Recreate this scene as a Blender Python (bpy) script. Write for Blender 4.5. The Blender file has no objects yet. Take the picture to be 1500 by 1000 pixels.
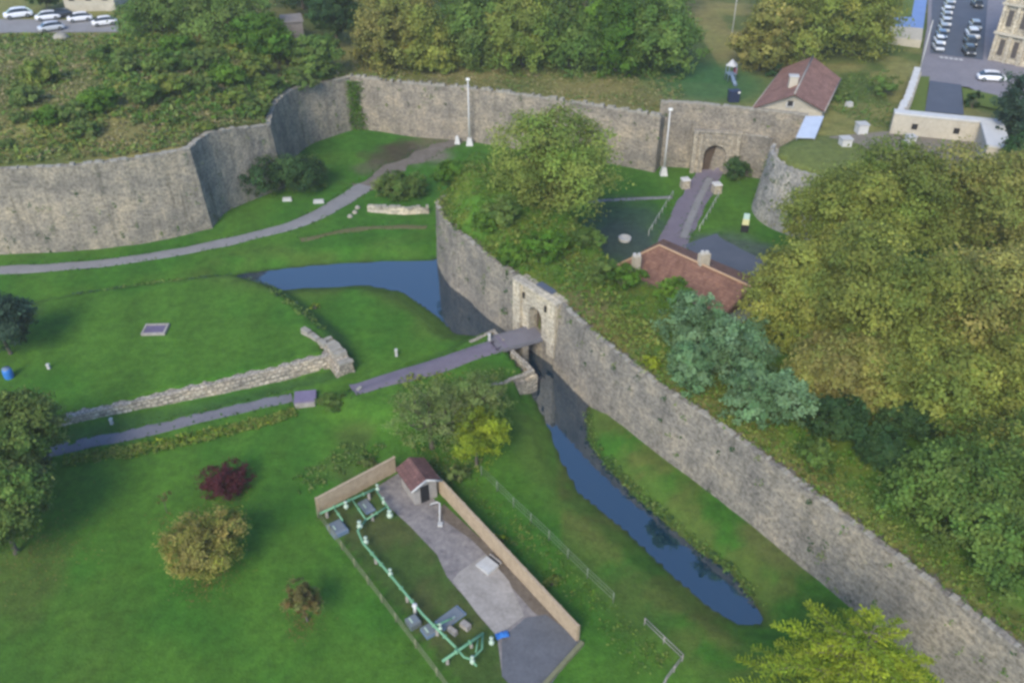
import bpy, bmesh, math, random
import numpy as np
from mathutils import Vector, Matrix
random.seed(7); RNG = np.random.default_rng(11)
SC = bpy.context.scene
COL = SC.collection
R = math.radians
# ------------------------------------------------------------------ camera model (drone, 55 m above the meadow)
F, TH, H = 1300.0, R(35.0), 55.0
CT, ST = math.cos(TH), math.sin(TH)
def ray(px, py):
    u, v = (px - 750) / F, (py - 500) / F
    return u, CT - v * ST, -(ST + v * CT)
def P(px, py, z=0.0):
    dx, dy, dz = ray(px, py)
    t = (H - z) / -dz
    return Vector((dx * t, dy * t, z))
def mpp(px, py, z=0.0):                      # metres one photo pixel spans there
    return (H - z) / -ray(px, py)[2] / F
def PL(pts, z=0.0):
    return [P(a, b, z).xy for a, b in pts]
# ------------------------------------------------------------------ numpy helpers
def sstep(a, b, x):
    t = np.clip((x - a) / (b - a), 0, 1)
    return t * t * (3 - 2 * t)
def vnoise(x, y, seed=0):
    xi, yi = np.floor(x).astype(np.int64), np.floor(y).astype(np.int64)
    xf, yf = x - xi, y - yi
    xf = xf * xf * (3 - 2 * xf); yf = yf * yf * (3 - 2 * yf)
    def hsh(i, j):
        n = (i * 374761393 + j * 668265263 + seed * 974711) & 0x7fffffff
        n = ((n ^ (n >> 13)) * 1274126177) & 0x7fffffff
        return ((n ^ (n >> 16)) & 0xffff) / 65535.0
    a, b, c, d = hsh(xi, yi), hsh(xi + 1, yi), hsh(xi, yi + 1), hsh(xi + 1, yi + 1)
    return (a * (1 - xf) + b * xf) * (1 - yf) + (c * (1 - xf) + d * xf) * yf
def fbm(x, y, s, seed=0, o=4):
    r, amp, tot = 0, 1.0, 0
    for k in range(o):
        r = r + amp * vnoise(x / s + 31.7 * k, y / s - 17.3 * k, seed + k); tot += amp
        amp *= .55; s *= .5
    return r / tot
def dist_line(X, Y, pts, closed=False):
    d = np.full(X.shape, 1e9)
    n = len(pts)
    for i in range(n if closed else n - 1):
        ax, ay = pts[i]; bx, by = pts[(i + 1) % n]
        ex, ey = bx - ax, by - ay
        L = ex * ex + ey * ey + 1e-9
        t = np.clip(((X - ax) * ex + (Y - ay) * ey) / L, 0, 1)
        d = np.minimum(d, np.hypot(X - ax - t * ex, Y - ay - t * ey))
    return d
def inside(X, Y, pts):
    r = np.zeros(X.shape, bool)
    n = len(pts)
    for i in range(n):
        ax, ay = pts[i]; bx, by = pts[(i + 1) % n]
        c = (ay > Y) != (by > Y)
        with np.errstate(divide='ignore', invalid='ignore'):
            xx = (bx - ax) * (Y - ay) / (by - ay + 1e-12) + ax
        r ^= c & (X < xx)
    return r
def sdf(X, Y, pts):                          # negative inside
    return np.where(inside(X, Y, pts), -1, 1) * dist_line(X, Y, pts, True)
# ------------------------------------------------------------------ plan of the place
def zt(x):                                   # top of the old town wall: rises towards the left bastion
    return 8.5 + 2.6 * float(sstep(-29, -41, np.array(x)))
def Pt(px, py):                              # point on the wall top
    z = 9.0
    for _ in range(6): z = zt(P(px, py, z).x)
    return P(px, py, z)
bastion_face = [Pt(*q) for q in ((-420, 262), (-200, 254), (0, 247), (100, 243), (200, 232), (278, 217))]
bastion_flank = [Pt(*q) for q in ((278, 217), (296, 199), (318, 191), (395, 183))]
bastion_return = [Pt(*q) for q in ((395, 183), (402, 150), (432, 127), (480, 120), (512, 112))]
curtain = [Pt(*q) for q in ((512, 112), (560, 117), (600, 123), (683, 128), (730, 135), (843, 150), (968, 171))]
ZG = 9.9
gate_back = [P(968, 149, ZG), P(1030, 152, ZG), P(1098, 160, ZG), P(1140, 164, ZG), P(1184, 169, ZG)]
tow_c = P(1213, 226, 8.5); TOW_R = 7.3
tower_ring = [Vector((tow_c.x + TOW_R * math.cos(a), tow_c.y + TOW_R * math.sin(a), 8.5)) for a in np.linspace(R(150), R(330), 22)]
A_line = bastion_face + bastion_flank[1:] + bastion_return[1:] + curtain[1:] + gate_back
polyA = [p.xy for p in A_line] + [p.xy for p in tower_ring] + [Vector((75, 93)), Vector((150, 85)), Vector((400, 85)), Vector((400, 600)), Vector((-400, 600)), Vector((-400, 96))]
ZB = 7.0
rav_left = [P(*q, ZB) for q in ((652, 246), (641, 264), (636, 282), (638, 300), (646, 316), (660, 335), (682, 346), (707, 371), (735, 388), (758, 404))]
ram_right = [P(*q, ZB) for q in ((820, 443), (870, 490), (940, 545), (1000, 587), (1070, 634), (1141, 685), (1286, 792), (1400, 880), (1500, 954), (1700, 1105))]
innerB = [P(*q, ZB).xy for q in ((2000, 900), (1700, 760), (1500, 640), (1330, 530), (1180, 470), (1080, 430), (1000, 400), (940, 375), (890, 320), (830, 262), (760, 236), (700, 232), (668, 234))]
polyB = [p.xy for p in rav_left] + [p.xy for p in ram_right] + innerB
gateB_a, gateB_b = rav_left[-1].xy, ram_right[0].xy
ZL = 1.6
lawn_poly = PL([(-300, 485), (-60, 462), (110, 432), (230, 416), (335, 404), (385, 418), (430, 452), (470, 486), (484, 520), (390, 543), (290, 566), (190, 589), (86, 613), (-40, 640), (-300, 690)], ZL)
lawn_wall = [P(*q, ZL) for q in ((-30, 639), (86, 613), (190, 589), (290, 566), (390, 543), (484, 519))]
water_poly = PL([(338, 411), (350, 403), (395, 397), (470, 389), (560, 384), (600, 384), (634, 383), (640, 378), (660, 400), (720, 440), (800, 500), (868, 572), (868, 590), (856, 598), (857, 645), (886, 685), (925, 727), (961, 758), (1014, 803), (1068, 840), (1108, 890), (1116, 912), (1080, 910), (1040, 886), (984, 838), (918, 775), (850, 720), (822, 669), (806, 625), (786, 585), (768, 556), (776, 540), (724, 486), (700, 490), (668, 488), (645, 464), (592, 427), (540, 417), (470, 420), (405, 424), (372, 421)], -1.0)
ZC = 1.5
cause_poly = PL([(512, 580), (560, 562), (640, 530), (722, 486), (776, 541), (745, 556), (640, 585), (560, 597)], ZC)
ctr = lambda pts: sum((Vector(p) for p in pts), Vector((0, 0))) / len(pts)
gas_corners = PL([(467, 752), (580, 692), (853, 940), (720, 1060)], 0)
park_poly = PL([(-300, -60), (185, -60), (185, 52), (-300, 54)], 11.0)
def height(X, Y):
    X = np.asarray(X, float); Y = np.asarray(Y, float)
    n = fbm(X, Y, 14, 3) - .5
    h = .5 * n
    # moat
    sw = sdf(X, Y, water_poly)
    bank = np.where(sw > 0, -1 + sstep(0, 3.0, sw), -1 - np.minimum(1.2, -sw * .7))
    h = np.where(sw < 3.0, np.minimum(h, bank), h)
    # lawn terrace on the left
    sl = sdf(X, Y, lawn_poly)
    dw = dist_line(X, Y, [p.xy for p in lawn_wall])
    wallside = (dw < 2.2) & (sl > -1.0)
    fl = 1 - sstep(-.2, 3.2, sl)
    fl = np.where(wallside, (sl < -.35) * 1.0, fl)
    h = h * (1 - fl) + (ZL + .2 * n) * fl
    h = h + np.where(sl > -.3, .75 * np.exp(-(dw / 1.8) ** 2) * sstep(-22, -42, X), 0)
    # causeway
    scw = sdf(X, Y, cause_poly)
    fc = 1 - sstep(0.0, 3.0, scw)
    nearw = sw < 2.0
    fc = np.where(nearw, (scw < -.35) * 1.0, fc)
    h = np.where(fc > 0, np.maximum(h, h * (1 - fc) + ZC * fc), h)
    # ravelin and right rampart
    sb = sdf(X, Y, polyB)
    di = dist_line(X, Y, innerB)
    dg = dist_line(X, Y, [gateB_a, gateB_b])
    m = (sb < -.9) & ~inside(X, Y, gate_pit)
    rampB = sstep(0, 4.2, di)
    mound = 3.4 * sstep(.9, 4.5, -sb) * (1 - sstep(0, 26, np.hypot(X - rav_c.x, Y - rav_c.y)))
    hb = (ZB - .25 + .5 * n + mound) * rampB
    h = np.where(m, np.maximum(h, hb), h)
    # old town terrace
    sa = sdf(X, Y, polyA)
    top = 8.5 + 2.6 * sstep(-29, -41, X)
    mnd = 1.8 * sstep(2, 16, -sa) * sstep(-24, -40, X)
    mA = sa < -.9
    h = np.where(mA, top - .25 + mnd + .35 * n * sstep(0, 4, -sa), h)
    dt = np.hypot(X - tow_c.x, Y - tow_c.y)
    h = np.where(mA & (dt < TOW_R - .4), h + .55 * (1 - (dt / TOW_R) ** 2), h)
    for pts, z in FLAT:
        s = 1 - sstep(0, 7.0 if z > 5 else 2.0, sdf(X, Y, pts))
        h = h * (1 - s) + z * s
    return h
rav_c = P(676, 264, 8)
_gd = (gateB_b - gateB_a).normalized(); _gn = Vector((-_gd.y, _gd.x))
gate_pit = [tuple(gateB_a - _gd * .2 - _gn * 2), tuple(gateB_b + _gd * .2 - _gn * 2), tuple(gateB_b + _gd * .2 + _gn * .75), tuple(gateB_a - _gd * .2 + _gn * .75)]
FLAT = [(gas_corners, 0.0), (park_poly, 11.0)]
# grid: fine where the photo looks, coarse to the horizon
def axis(a, b, step, far):
    c = np.arange(a, b + step / 2, step)
    lo, hi, s = [a], [b], step
    while hi[-1] < far: s *= 1.5; hi.append(hi[-1] + s)
    s = step
    while lo[-1] > -far: s *= 1.5; lo.append(lo[-1] - s)
    return np.concatenate([np.array(lo[:0:-1]), c, np.array(hi[1:])])
GX = axis(-112, 112, .6, 420); GY = axis(24, 205, .6, 420)
GXX, GYY = np.meshgrid(GX, GY)
GZ = height(GXX, GYY)
def hz(x, y):
    x = np.asarray(x, float); y = np.asarray(y, float)
    i = np.clip(np.searchsorted(GX, x) - 1, 0, len(GX) - 2); j = np.clip(np.searchsorted(GY, y) - 1, 0, len(GY) - 2)
    a = (x - GX[i]) / (GX[i + 1] - GX[i]); b = (y - GY[j]) / (GY[j + 1] - GY[j])
    return (GZ[j, i] * (1 - a) + GZ[j, i + 1] * a) * (1 - b) + (GZ[j + 1, i] * (1 - a) + GZ[j + 1, i + 1] * a) * b
def G(px, py):                               # first ground point under a photo pixel
    dx, dy, dz = ray(px, py)
    t = np.linspace((H - 15) / -dz, (H + 2.5) / -dz, 900)
    g = hz(dx * t, dy * t) - (H + dz * t)
    k = int(np.argmax(g > 0)) if (g > 0).any() else len(t) - 1
    return Vector((dx * t[k], dy * t[k], float(hz(dx * t[k], dy * t[k]))))
# ------------------------------------------------------------------ scene bookkeeping
def tag(o, label=None, cat=None, group=None, kind=None):
    if label: o['label'] = label
    if cat: o['category'] = cat
    if group: o['group'] = group
    if kind: o['kind'] = kind
    return o
def thing(name, label, cat, loc=(0, 0, 0), rz=0.0, group=None):
    o = bpy.data.objects.new(name, None); COL.objects.link(o)
    o.location = loc; o.rotation_euler = (0, 0, rz); o.empty_display_size = .5
    return tag(o, label, cat, group)
def link(name, me, mat, parent=None, local=False):
    o = bpy.data.objects.new(name, me); COL.objects.link(o)
    if mat is not None and len(me.materials) == 0: me.materials.append(mat)
    if parent is not None:
        o.parent = parent
        if not local:
            M = Matrix.Translation(parent.location) @ Matrix.Rotation(parent.rotation_euler.z, 4, 'Z')
            p = parent
            if p.parent is not None:
                M = Matrix.Translation(p.parent.location) @ Matrix.Rotation(p.parent.rotation_euler.z, 4, 'Z')
            me.transform(M.inverted())
    return o
def copy_tree(o, parent=None):
    c = o.copy(); COL.objects.link(c); c.parent = parent
    for ch in list(o.children): copy_tree(ch, c)
    return c
class MB:
    def __init__(s): s.v = []; s.f = []; s.uv = []; s.sm = []
    def poly(s, pts, uv=None, smooth=False):
        b = len(s.v); s.v += [tuple(p) for p in pts]
        s.f.append(list(range(b, b + len(pts)))); s.uv.append(uv or [(0, 0)] * len(pts)); s.sm.append(smooth)
    def box(s, c, size, rz=0, taper=1.0, tilt=0):
        x, y, z = [q / 2 for q in size]
        ca, sa = math.cos(rz), math.sin(rz)
        q = []
        for dz in (-z, z):
            k = taper if dz > 0 else 1
            for dx, dy in ((-x, -y), (x, -y), (x, y), (-x, y)):
                a, b = dx * k, dy * k
                q.append((c[0] + a * ca - b * sa, c[1] + a * sa + b * ca, c[2] + dz + tilt * b))
        for f in ((3, 2, 1, 0), (4, 5, 6, 7), (0, 1, 5, 4), (1, 2, 6, 5), (2, 3, 7, 6), (3, 0, 4, 7)):
            w = [q[i] for i in f]
            L = (Vector(w[1]) - Vector(w[0])).length; M = (Vector(w[2]) - Vector(w[1])).length
            s.poly(w, [(0, 0), (L, 0), (L, M), (0, M)])
        return s
    def prism(s, pts, z0, z1):
        n = len(pts)
        ar = sum(pts[i][0] * pts[(i + 1) % n][1] - pts[(i + 1) % n][0] * pts[i][1] for i in range(n))
        if ar < 0: pts = pts[::-1]
        s.poly([(p[0], p[1], z1) for p in pts], [(p[0], p[1]) for p in pts])
        s.poly([(p[0], p[1], z0) for p in pts[::-1]])
        d = 0
        for i in range(n):
            a, b = pts[i], pts[(i + 1) % n]
            L = math.hypot(b[0] - a[0], b[1] - a[1])
            s.poly([(a[0], a[1], z0), (b[0], b[1], z0), (b[0], b[1], z1), (a[0], a[1], z1)], [(d, z0), (d + L, z0), (d + L, z1), (d, z1)])
            d += L
        return s
    def tube(s, pts, rad, n=8, cap=True):
        pts = [Vector(p) for p in pts]
        if not hasattr(rad, '__len__'): rad = [rad] * len(pts)
        rings = []
        for i, p in enumerate(pts):
            d = (pts[min(i + 1, len(pts) - 1)] - pts[max(i - 1, 0)]).normalized()
            a = d.cross(Vector((0, 0, 1)) if abs(d.z) < .95 else Vector((1, 0, 0))).normalized(); b = d.cross(a)
            rings.append([p + (a * math.cos(t) + b * math.sin(t)) * rad[i] for t in [2 * math.pi * k / n for k in range(n)]])
        for i in range(len(rings) - 1):
            for k in range(n):
                s.poly([rings[i][k], rings[i + 1][k], rings[i + 1][(k + 1) % n], rings[i][(k + 1) % n]], smooth=True)
        if cap: s.poly(rings[0]); s.poly(rings[-1][::-1])
        return s
    def lathe(s, c, prof, n=20):
        for i in range(len(prof) - 1):
            for k in range(n):
                a, b = 2 * math.pi * k / n, 2 * math.pi * (k + 1) / n
                (r0, z0), (r1, z1) = prof[i], prof[i + 1]
                s.poly([(c[0] + r0 * math.cos(a), c[1] + r0 * math.sin(a), c[2] + z0), (c[0] + r0 * math.cos(b), c[1] + r0 * math.sin(b), c[2] + z0),
                        (c[0] + r1 * math.cos(b), c[1] + r1 * math.sin(b), c[2] + z1), (c[0] + r1 * math.cos(a), c[1] + r1 * math.sin(a), c[2] + z1)], smooth=True)
        return s
    def mesh(s, name, merge=False):
        me = bpy.data.meshes.new(name)
        me.from_pydata(s.v, [], s.f)
        ul = me.uv_layers.new(name='UVMap')
        flat = [c for f in s.uv for uv in f for c in uv]
        ul.data.foreach_set('uv', flat)
        me.polygons.foreach_set('use_smooth', s.sm)
        if merge:
            bm = bmesh.new(); bm.from_mesh(me)
            bmesh.ops.remove_doubles(bm, verts=bm.verts, dist=1e-4)
            bmesh.ops.recalc_face_normals(bm, faces=bm.faces)
            bm.to_mesh(me); bm.free()
        return me
    def build(s, name, mat, parent=None, merge=True, local=False):
        return link(name, s.mesh(name, merge), mat, parent, local)
# ------------------------------------------------------------------ materials
def newmat(name):
    m = bpy.data.materials.new(name); m.use_nodes = True
    nt = m.node_tree; b = nt.nodes['Principled BSDF']
    return m, nt, b
def N(nt, t, **kw):
    n = nt.nodes.new(t)
    for k, v in kw.items():
        if k in n.inputs: n.inputs[k].default_value = v
        else: setattr(n, k, v)
    return n
def ramp(nt, stops):
    r = nt.nodes.new('ShaderNodeValToRGB'); e = r.color_ramp.elements
    while len(e) < len(stops): e.new(.5)
    for q, (p, c) in zip(e, stops): q.position = p; q.color = (*c, 1)
    return r
def mottled(name, c1, c2, scale=1.0, rough=.85, bump=.0, coord='Object', fine=6.0, spec=.3, metallic=0.0):
    m, nt, b = newmat(name); L = nt.links.new
    tc = N(nt, 'ShaderNodeTexCoord')
    n1 = N(nt, 'ShaderNodeTexNoise', Scale=scale, Detail=6.0, Roughness=.65)
    n2 = N(nt, 'ShaderNodeTexNoise', Scale=scale * fine, Detail=4.0, Roughness=.7)
    L(tc.outputs[coord], n1.inputs['Vector']); L(tc.outputs[coord], n2.inputs['Vector'])
    mx = N(nt, 'ShaderNodeMath', operation='MULTIPLY_ADD'); mx.inputs[1].default_value = .5
    L(n2.outputs[0], mx.inputs[0])
    ha = N(nt, 'ShaderNodeMath', operation='MULTIPLY'); ha.inputs[1].default_value = .5
    L(n1.outputs[0], ha.inputs[0]); L(ha.outputs[0], mx.inputs[2])
    r = ramp(nt, [(.34, c1), (.66, c2)])
    L(mx.outputs[0], r.inputs[0]); L(r.outputs[0], b.inputs['Base Color'])
    b.inputs['Roughness'].default_value = rough; b.inputs['Specular IOR Level'].default_value = spec
    b.inputs['Metallic'].default_value = metallic
    if bump:
        bp = N(nt, 'ShaderNodeBump', Strength=bump, Distance=.06)
        L(n2.outputs[0], bp.inputs['Height']); L(bp.outputs[0], b.inputs['Normal'])
    return m
def plain(name, c, rough=.6, spec=.4, metallic=0.0):
    return mottled(name, tuple(q * .86 for q in c), tuple(min(1, q * 1.1) for q in c), 1.5, rough, 0, 'Object', 5, spec, metallic)
def masonry(name, ca, cb, cm, bw=.55, bh=.3, stain=(.07, .065, .05), amount=.5, moss=(.06, .08, .025), warp=.16):
    m, nt, b = newmat(name); L = nt.links.new
    uv = N(nt, 'ShaderNodeUVMap', uv_map='UVMap')
    dist = N(nt, 'ShaderNodeTexNoise', Scale=1.3, Detail=3.0)
    L(uv.outputs[0], dist.inputs['Vector'])
    mixv = N(nt, 'ShaderNodeMix', data_type='VECTOR'); mixv.inputs[0].default_value = warp
    L(uv.outputs[0], mixv.inputs[4]); L(dist.outputs['Color'], mixv.inputs[5])
    br = N(nt, 'ShaderNodeTexBrick', Scale=1.0)
    br.inputs['Brick Width'].default_value = bw; br.inputs['Row Height'].default_value = bh
    br.inputs['Mortar Size'].default_value = .03; br.inputs['Bias'].default_value = 0
    br.inputs['Color1'].default_value = (*ca, 1); br.inputs['Color2'].default_value = (*cb, 1); br.inputs['Mortar'].default_value = (*cm, 1)
    L(mixv.outputs[1], br.inputs['Vector'])
    # blotches of repair and weathering
    n1 = N(nt, 'ShaderNodeTexNoise', Scale=.28, Detail=8.0, Roughness=.7); L(uv.outputs[0], n1.inputs['Vector'])
    r1 = ramp(nt, [(.32, (.55, .56, .6)), (.5, (.98, .97, .95)), (.68, (1.45, 1.36, 1.2))]); L(n1.outputs[0], r1.inputs[0])
    m1 = N(nt, 'ShaderNodeMix', data_type='RGBA', blend_type='MULTIPLY'); m1.inputs[0].default_value = 1
    L(br.outputs[0], m1.inputs[6]); L(r1.outputs[0], m1.inputs[7])
    n4 = N(nt, 'ShaderNodeTexNoise', Scale=2.6, Detail=5.0, Roughness=.75); L(uv.outputs[0], n4.inputs['Vector'])
    r4 = ramp(nt, [(.36, (.55, .53, .48)), (.5, (1, 1, 1)), (.64, (1.4, 1.36, 1.26))]); L(n4.outputs[0], r4.inputs[0])
    m4 = N(nt, 'ShaderNodeMix', data_type='RGBA', blend_type='MULTIPLY'); m4.inputs[0].default_value = 1
    L(m1.outputs[2], m4.inputs[6]); L(r4.outputs[0], m4.inputs[7])
    # vertical water streaks
    mp = N(nt, 'ShaderNodeMapping'); mp.inputs['Scale'].default_value = (1.1, .09, 1); L(uv.outputs[0], mp.inputs['Vector'])
    n2 = N(nt, 'ShaderNodeTexNoise', Scale=1.0, Detail=6.0, Roughness=.7); L(mp.outputs[0], n2.inputs['Vector'])
    r2 = ramp(nt, [(.52, (0, 0, 0)), (.7, (1, 1, 1))]); L(n2.outputs[0], r2.inputs[0])
    k2 = N(nt, 'ShaderNodeMath', operation='MULTIPLY'); k2.inputs[1].default_value = amount; L(r2.outputs[0], k2.inputs[0])
    m2 = N(nt, 'ShaderNodeMix', data_type='RGBA'); L(k2.outputs[0], m2.inputs[0]); L(m4.outputs[2], m2.inputs[6]); m2.inputs[7].default_value = (*stain, 1)
    # moss tufts
    n3 = N(nt, 'ShaderNodeTexNoise', Scale=.8, Detail=6.0, Roughness=.75); L(uv.outputs[0], n3.inputs['Vector'])
    r3 = ramp(nt, [(.6, (0, 0, 0)), (.72, (1, 1, 1))]); L(n3.outputs[0], r3.inputs[0])
    k3 = N(nt, 'ShaderNodeMath', operation='MULTIPLY'); k3.inputs[1].default_value = .55; L(r3.outputs[0], k3.inputs[0])
    m3 = N(nt, 'ShaderNodeMix', data_type='RGBA'); L(k3.outputs[0], m3.inputs[0]); L(m2.outputs[2], m3.inputs[6]); m3.inputs[7].default_value = (*moss, 1)
    L(m3.outputs[2], b.inputs['Base Color'])
    b.inputs['Roughness'].default_value = .92; b.inputs['Specular IOR Level'].default_value = .2
    bp = N(nt, 'ShaderNodeBump', Strength=.6, Distance=.08)
    ad = N(nt, 'ShaderNodeMath', operation='ADD'); L(br.outputs[1], ad.inputs[0])
    ng = N(nt, 'ShaderNodeMath', operation='MULTIPLY'); ng.inputs[1].default_value = -1.6; L(n4.outputs[0], ng.inputs[0]); L(ng.outputs[0], ad.inputs[1])
    bp.invert = True
    L(ad.outputs[0], bp.inputs['Height']); L(bp.outputs[0], b.inputs['Normal'])
    return m
def tinted(name, attr='tint', scale=.9, lo=.7, hi=1.3, rough=.95, bump=.5):
    m, nt, b = newmat(name); L = nt.links.new
    at = N(nt, 'ShaderNodeAttribute', attribute_name=attr)
    tc = N(nt, 'ShaderNodeTexCoord')
    n1 = N(nt, 'ShaderNodeTexNoise', Scale=scale, Detail=8.0, Roughness=.75); L(tc.outputs['Object'], n1.inputs['Vector'])
    r = ramp(nt, [(.32, (lo, lo, lo)), (.68, (hi, hi, hi * .95))]); L(n1.outputs[0], r.inputs[0])
    n2 = N(nt, 'ShaderNodeTexNoise', Scale=scale * 7, Detail=3.0); L(tc.outputs['Object'], n2.inputs['Vector'])
    mx = N(nt, 'ShaderNodeMix', data_type='RGBA', blend_type='MULTIPLY'); mx.inputs[0].default_value = 1
    L(at.outputs['Color'], mx.inputs[6]); L(r.outputs[0], mx.inputs[7])
    n5 = N(nt, 'ShaderNodeTexNoise', Scale=3.5, Detail=5.0, Roughness=.8); L(tc.outputs['Object'], n5.inputs['Vector'])
    r5 = ramp(nt, [(.35, (.82, .86, .8)), (.65, (1.2, 1.14, 1.14))]); L(n5.outputs[0], r5.inputs[0])
    m5 = N(nt, 'ShaderNodeMix', data_type='RGBA', blend_type='MULTIPLY'); m5.inputs[0].default_value = 1
    L(mx.outputs[2], m5.inputs[6]); L(r5.outputs[0], m5.inputs[7]); L(m5.outputs[2], b.inputs['Base Color'])
    b.inputs['Roughness'].default_value = rough; b.inputs['Specular IOR Level'].default_value = .12
    bp = N(nt, 'ShaderNodeBump', Strength=bump, Distance=.15); L(n2.outputs[0], bp.inputs['Height']); L(bp.outputs[0], b.inputs['Normal'])
    return m
def leafmat(name, transl=.3):
    m, nt, b = newmat(name); L = nt.links.new
    at = N(nt, 'ShaderNodeAttribute', attribute_name='tint')
    L(at.outputs['Color'], b.inputs['Base Color']); b.inputs['Roughness'].default_value = .7; b.inputs['Specular IOR Level'].default_value = .2
    tr = N(nt, 'ShaderNodeBsdfTranslucent'); L(at.outputs['Color'], tr.inputs['Color'])
    mx = N(nt, 'ShaderNodeMixShader'); mx.inputs[0].default_value = transl
    L(b.outputs[0], mx.inputs[1]); L(tr.outputs[0], mx.inputs[2])
    L(mx.outputs[0], nt.nodes['Material Output'].inputs['Surface'])
    return m
M = {}
M['ground'] = tinted('ground')
M['leaf'] = leafmat('leaf', .38)
M['bark'] = mottled('bark', (.06, .05, .035), (.16, .14, .11), 2.0, .95, .5)
M['wall_warm'] = masonry('wall_warm', (.245, .222, .185), (.205, .187, .158), (.245, .226, .19), amount=.7)
M['wall_grey'] = masonry('wall_grey', (.22, .203, .178), (.175, .162, .143), (.22, .206, .183), .5, .28)
M['wall_old'] = masonry('wall_old', (.25, .225, .19), (.2, .18, .155), (.255, .235, .2), .5, .28, amount=.4)
M['rubble'] = masonry('rubble', (.46, .42, .355), (.28, .25, .21), (.2, .18, .15), .34, .26, amount=.4, warp=.35)
M['coping'] = mottled('coping', (.17, .16, .135), (.36, .335, .28), 1.4, .9, .5)
M['cream'] = masonry('cream', (.45, .41, .335), (.37, .335, .27), (.32, .29, .23), .9, .45, stain=(.22, .19, .14), amount=.45, moss=(.3, .27, .2))
M['gate_old'] = masonry('gate_old', (.36, .33, .275), (.25, .23, .195), (.22, .2, .17), .6, .35, amount=.5)
M['cream_plaster'] = mottled('cream_plaster', (.31, .285, .23), (.47, .43, .35), .5, .9, .2)
M['white'] = mottled('white', (.42, .42, .41), (.54, .54, .53), .8, .6)
M['dark'] = plain('dark', (.012, .012, .014), .6)
M['asphalt'] = mottled('asphalt', (.10, .10, .12), (.155, .155, .175), .35, .9, .2, fine=14)
M['asphalt_dark'] = mottled('asphalt_dark', (.055, .07, .1), (.085, .1, .135), .35, .9, .2, fine=14)
M['paving_lilac'] = mottled('paving_lilac', (.115, .1, .13), (.165, .145, .18), .5, .9, .2, fine=12)
M['gravel_path'] = mottled('gravel_path', (.15, .15, .155), (.23, .225, .225), .4, .95, .3, fine=18)
M['dirt'] = mottled('dirt', (.07, .055, .04), (.15, .125, .1), .5, .95, .4)
M['dirt_pale'] = mottled('dirt_pale', (.09, .078, .062), (.17, .15, .13), .5, .95, .3)
M['concrete'] = mottled('concrete', (.19, .175, .155), (.34, .315, .29), .7, .9, .2, fine=5)
M['concrete_pale'] = mottled('concrete_pale', (.33, .33, .32), (.46, .46, .45), .8, .8)
M['fence_board'] = mottled('fence_board', (.25, .19, .125), (.45, .35, .24), 1.6, .85, .2)
M['pipe_green'] = mottled('pipe_green', (.1, .25, .14), (.16, .34, .2), 3, .6, .1)
M['pipe_white'] = plain('pipe_white', (.36, .45, .35), .5)
M['steel'] = plain('steel', (.2, .22, .23), .45, .5, .4)
M['steel_blue'] = mottled('steel_blue', (.10, .15, .23), (.16, .22, .3), 1.4, .5, 0)
M['blue'] = plain('blue', (.03, .16, .48), .5)
M['purple'] = mottled('purple', (.12, .1, .16), (.19, .16, .24), 1.2, .85, .1)
M['glass'] = plain('glass', (.02, .025, .03), .12, .7)
M['tyre'] = plain('tyre', (.015, .015, .016), .8)
M['shutter'] = plain('shutter', (.07, .06, .055), .5)
M['lamp'] = plain('lamp', (.75, .75, .72), .2, .6)
M['red'] = plain('red', (.3, .06, .07), .5)
M['grey_wood'] = mottled('grey_wood', (.13, .115, .105), (.22, .2, .185), 1.5, .9)
M['timber'] = mottled('timber', (.2, .16, .11), (.32, .27, .19), 2, .85, .2)
M['metal_roof'] = mottled('metal_roof', (.34, .4, .5), (.46, .52, .62), .7, .45)
M['court_blue'] = mottled('court_blue', (.12, .2, .42), (.16, .26, .5), .4, .8)
for k, c in dict(car_white=(.72, .73, .76), car_grey=(.3, .33, .37), car_dark=(.03, .035, .045), car_silver=(.5, .53, .58), car_blue=(.09, .15, .26)).items():
    M[k] = plain(k, c, .3, .5)
def tiles(name, c1, c2, axis='u'):
    m, nt, b = newmat(name); L = nt.links.new
    uv = N(nt, 'ShaderNodeUVMap', uv_map='UVMap')
    br = N(nt, 'ShaderNodeTexBrick', Scale=1.0)
    br.inputs['Brick Width'].default_value = .3; br.inputs['Row Height'].default_value = .38; br.inputs['Mortar Size'].default_value = .02
    br.inputs['Color1'].default_value = (*c1, 1); br.inputs['Color2'].default_value = (*c2, 1); br.inputs['Mortar'].default_value = (*[q * .45 for q in c1], 1)
    L(uv.outputs[0], br.inputs['Vector'])
    n = N(nt, 'ShaderNodeTexNoise', Scale=.6, Detail=7.0, Roughness=.7); L(uv.outputs[0], n.inputs['Vector'])
    r = ramp(nt, [(.3, (.65, .62, .6)), (.55, (1, 1, 1)), (.72, (1.3, 1.25, 1.1))]); L(n.outputs[0], r.inputs[0])
    mx = N(nt, 'ShaderNodeMix', data_type='RGBA', blend_type='MULTIPLY'); mx.inputs[0].default_value = 1
    L(br.outputs[0], mx.inputs[6]); L(r.outputs[0], mx.inputs[7]); L(mx.outputs[2], b.inputs['Base Color'])
    b.inputs['Roughness'].default_value = .85; b.inputs['Specular IOR Level'].default_value = .2
    bp = N(nt, 'ShaderNodeBump', Strength=.5, Distance=.05); bp.invert = True; L(br.outputs[1], bp.inputs['Height']); L(bp.outputs[0], b.inputs['Normal'])
    return m
M['tile_pink'] = tiles('tile_pink', (.29, .165, .135), (.21, .115, .095))
M['tile_brown'] = tiles('tile_brown', (.235, .13, .095), (.16, .085, .065))
M['tile_dark'] = tiles('tile_dark', (.17, .09, .08), (.115, .062, .058))
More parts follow.
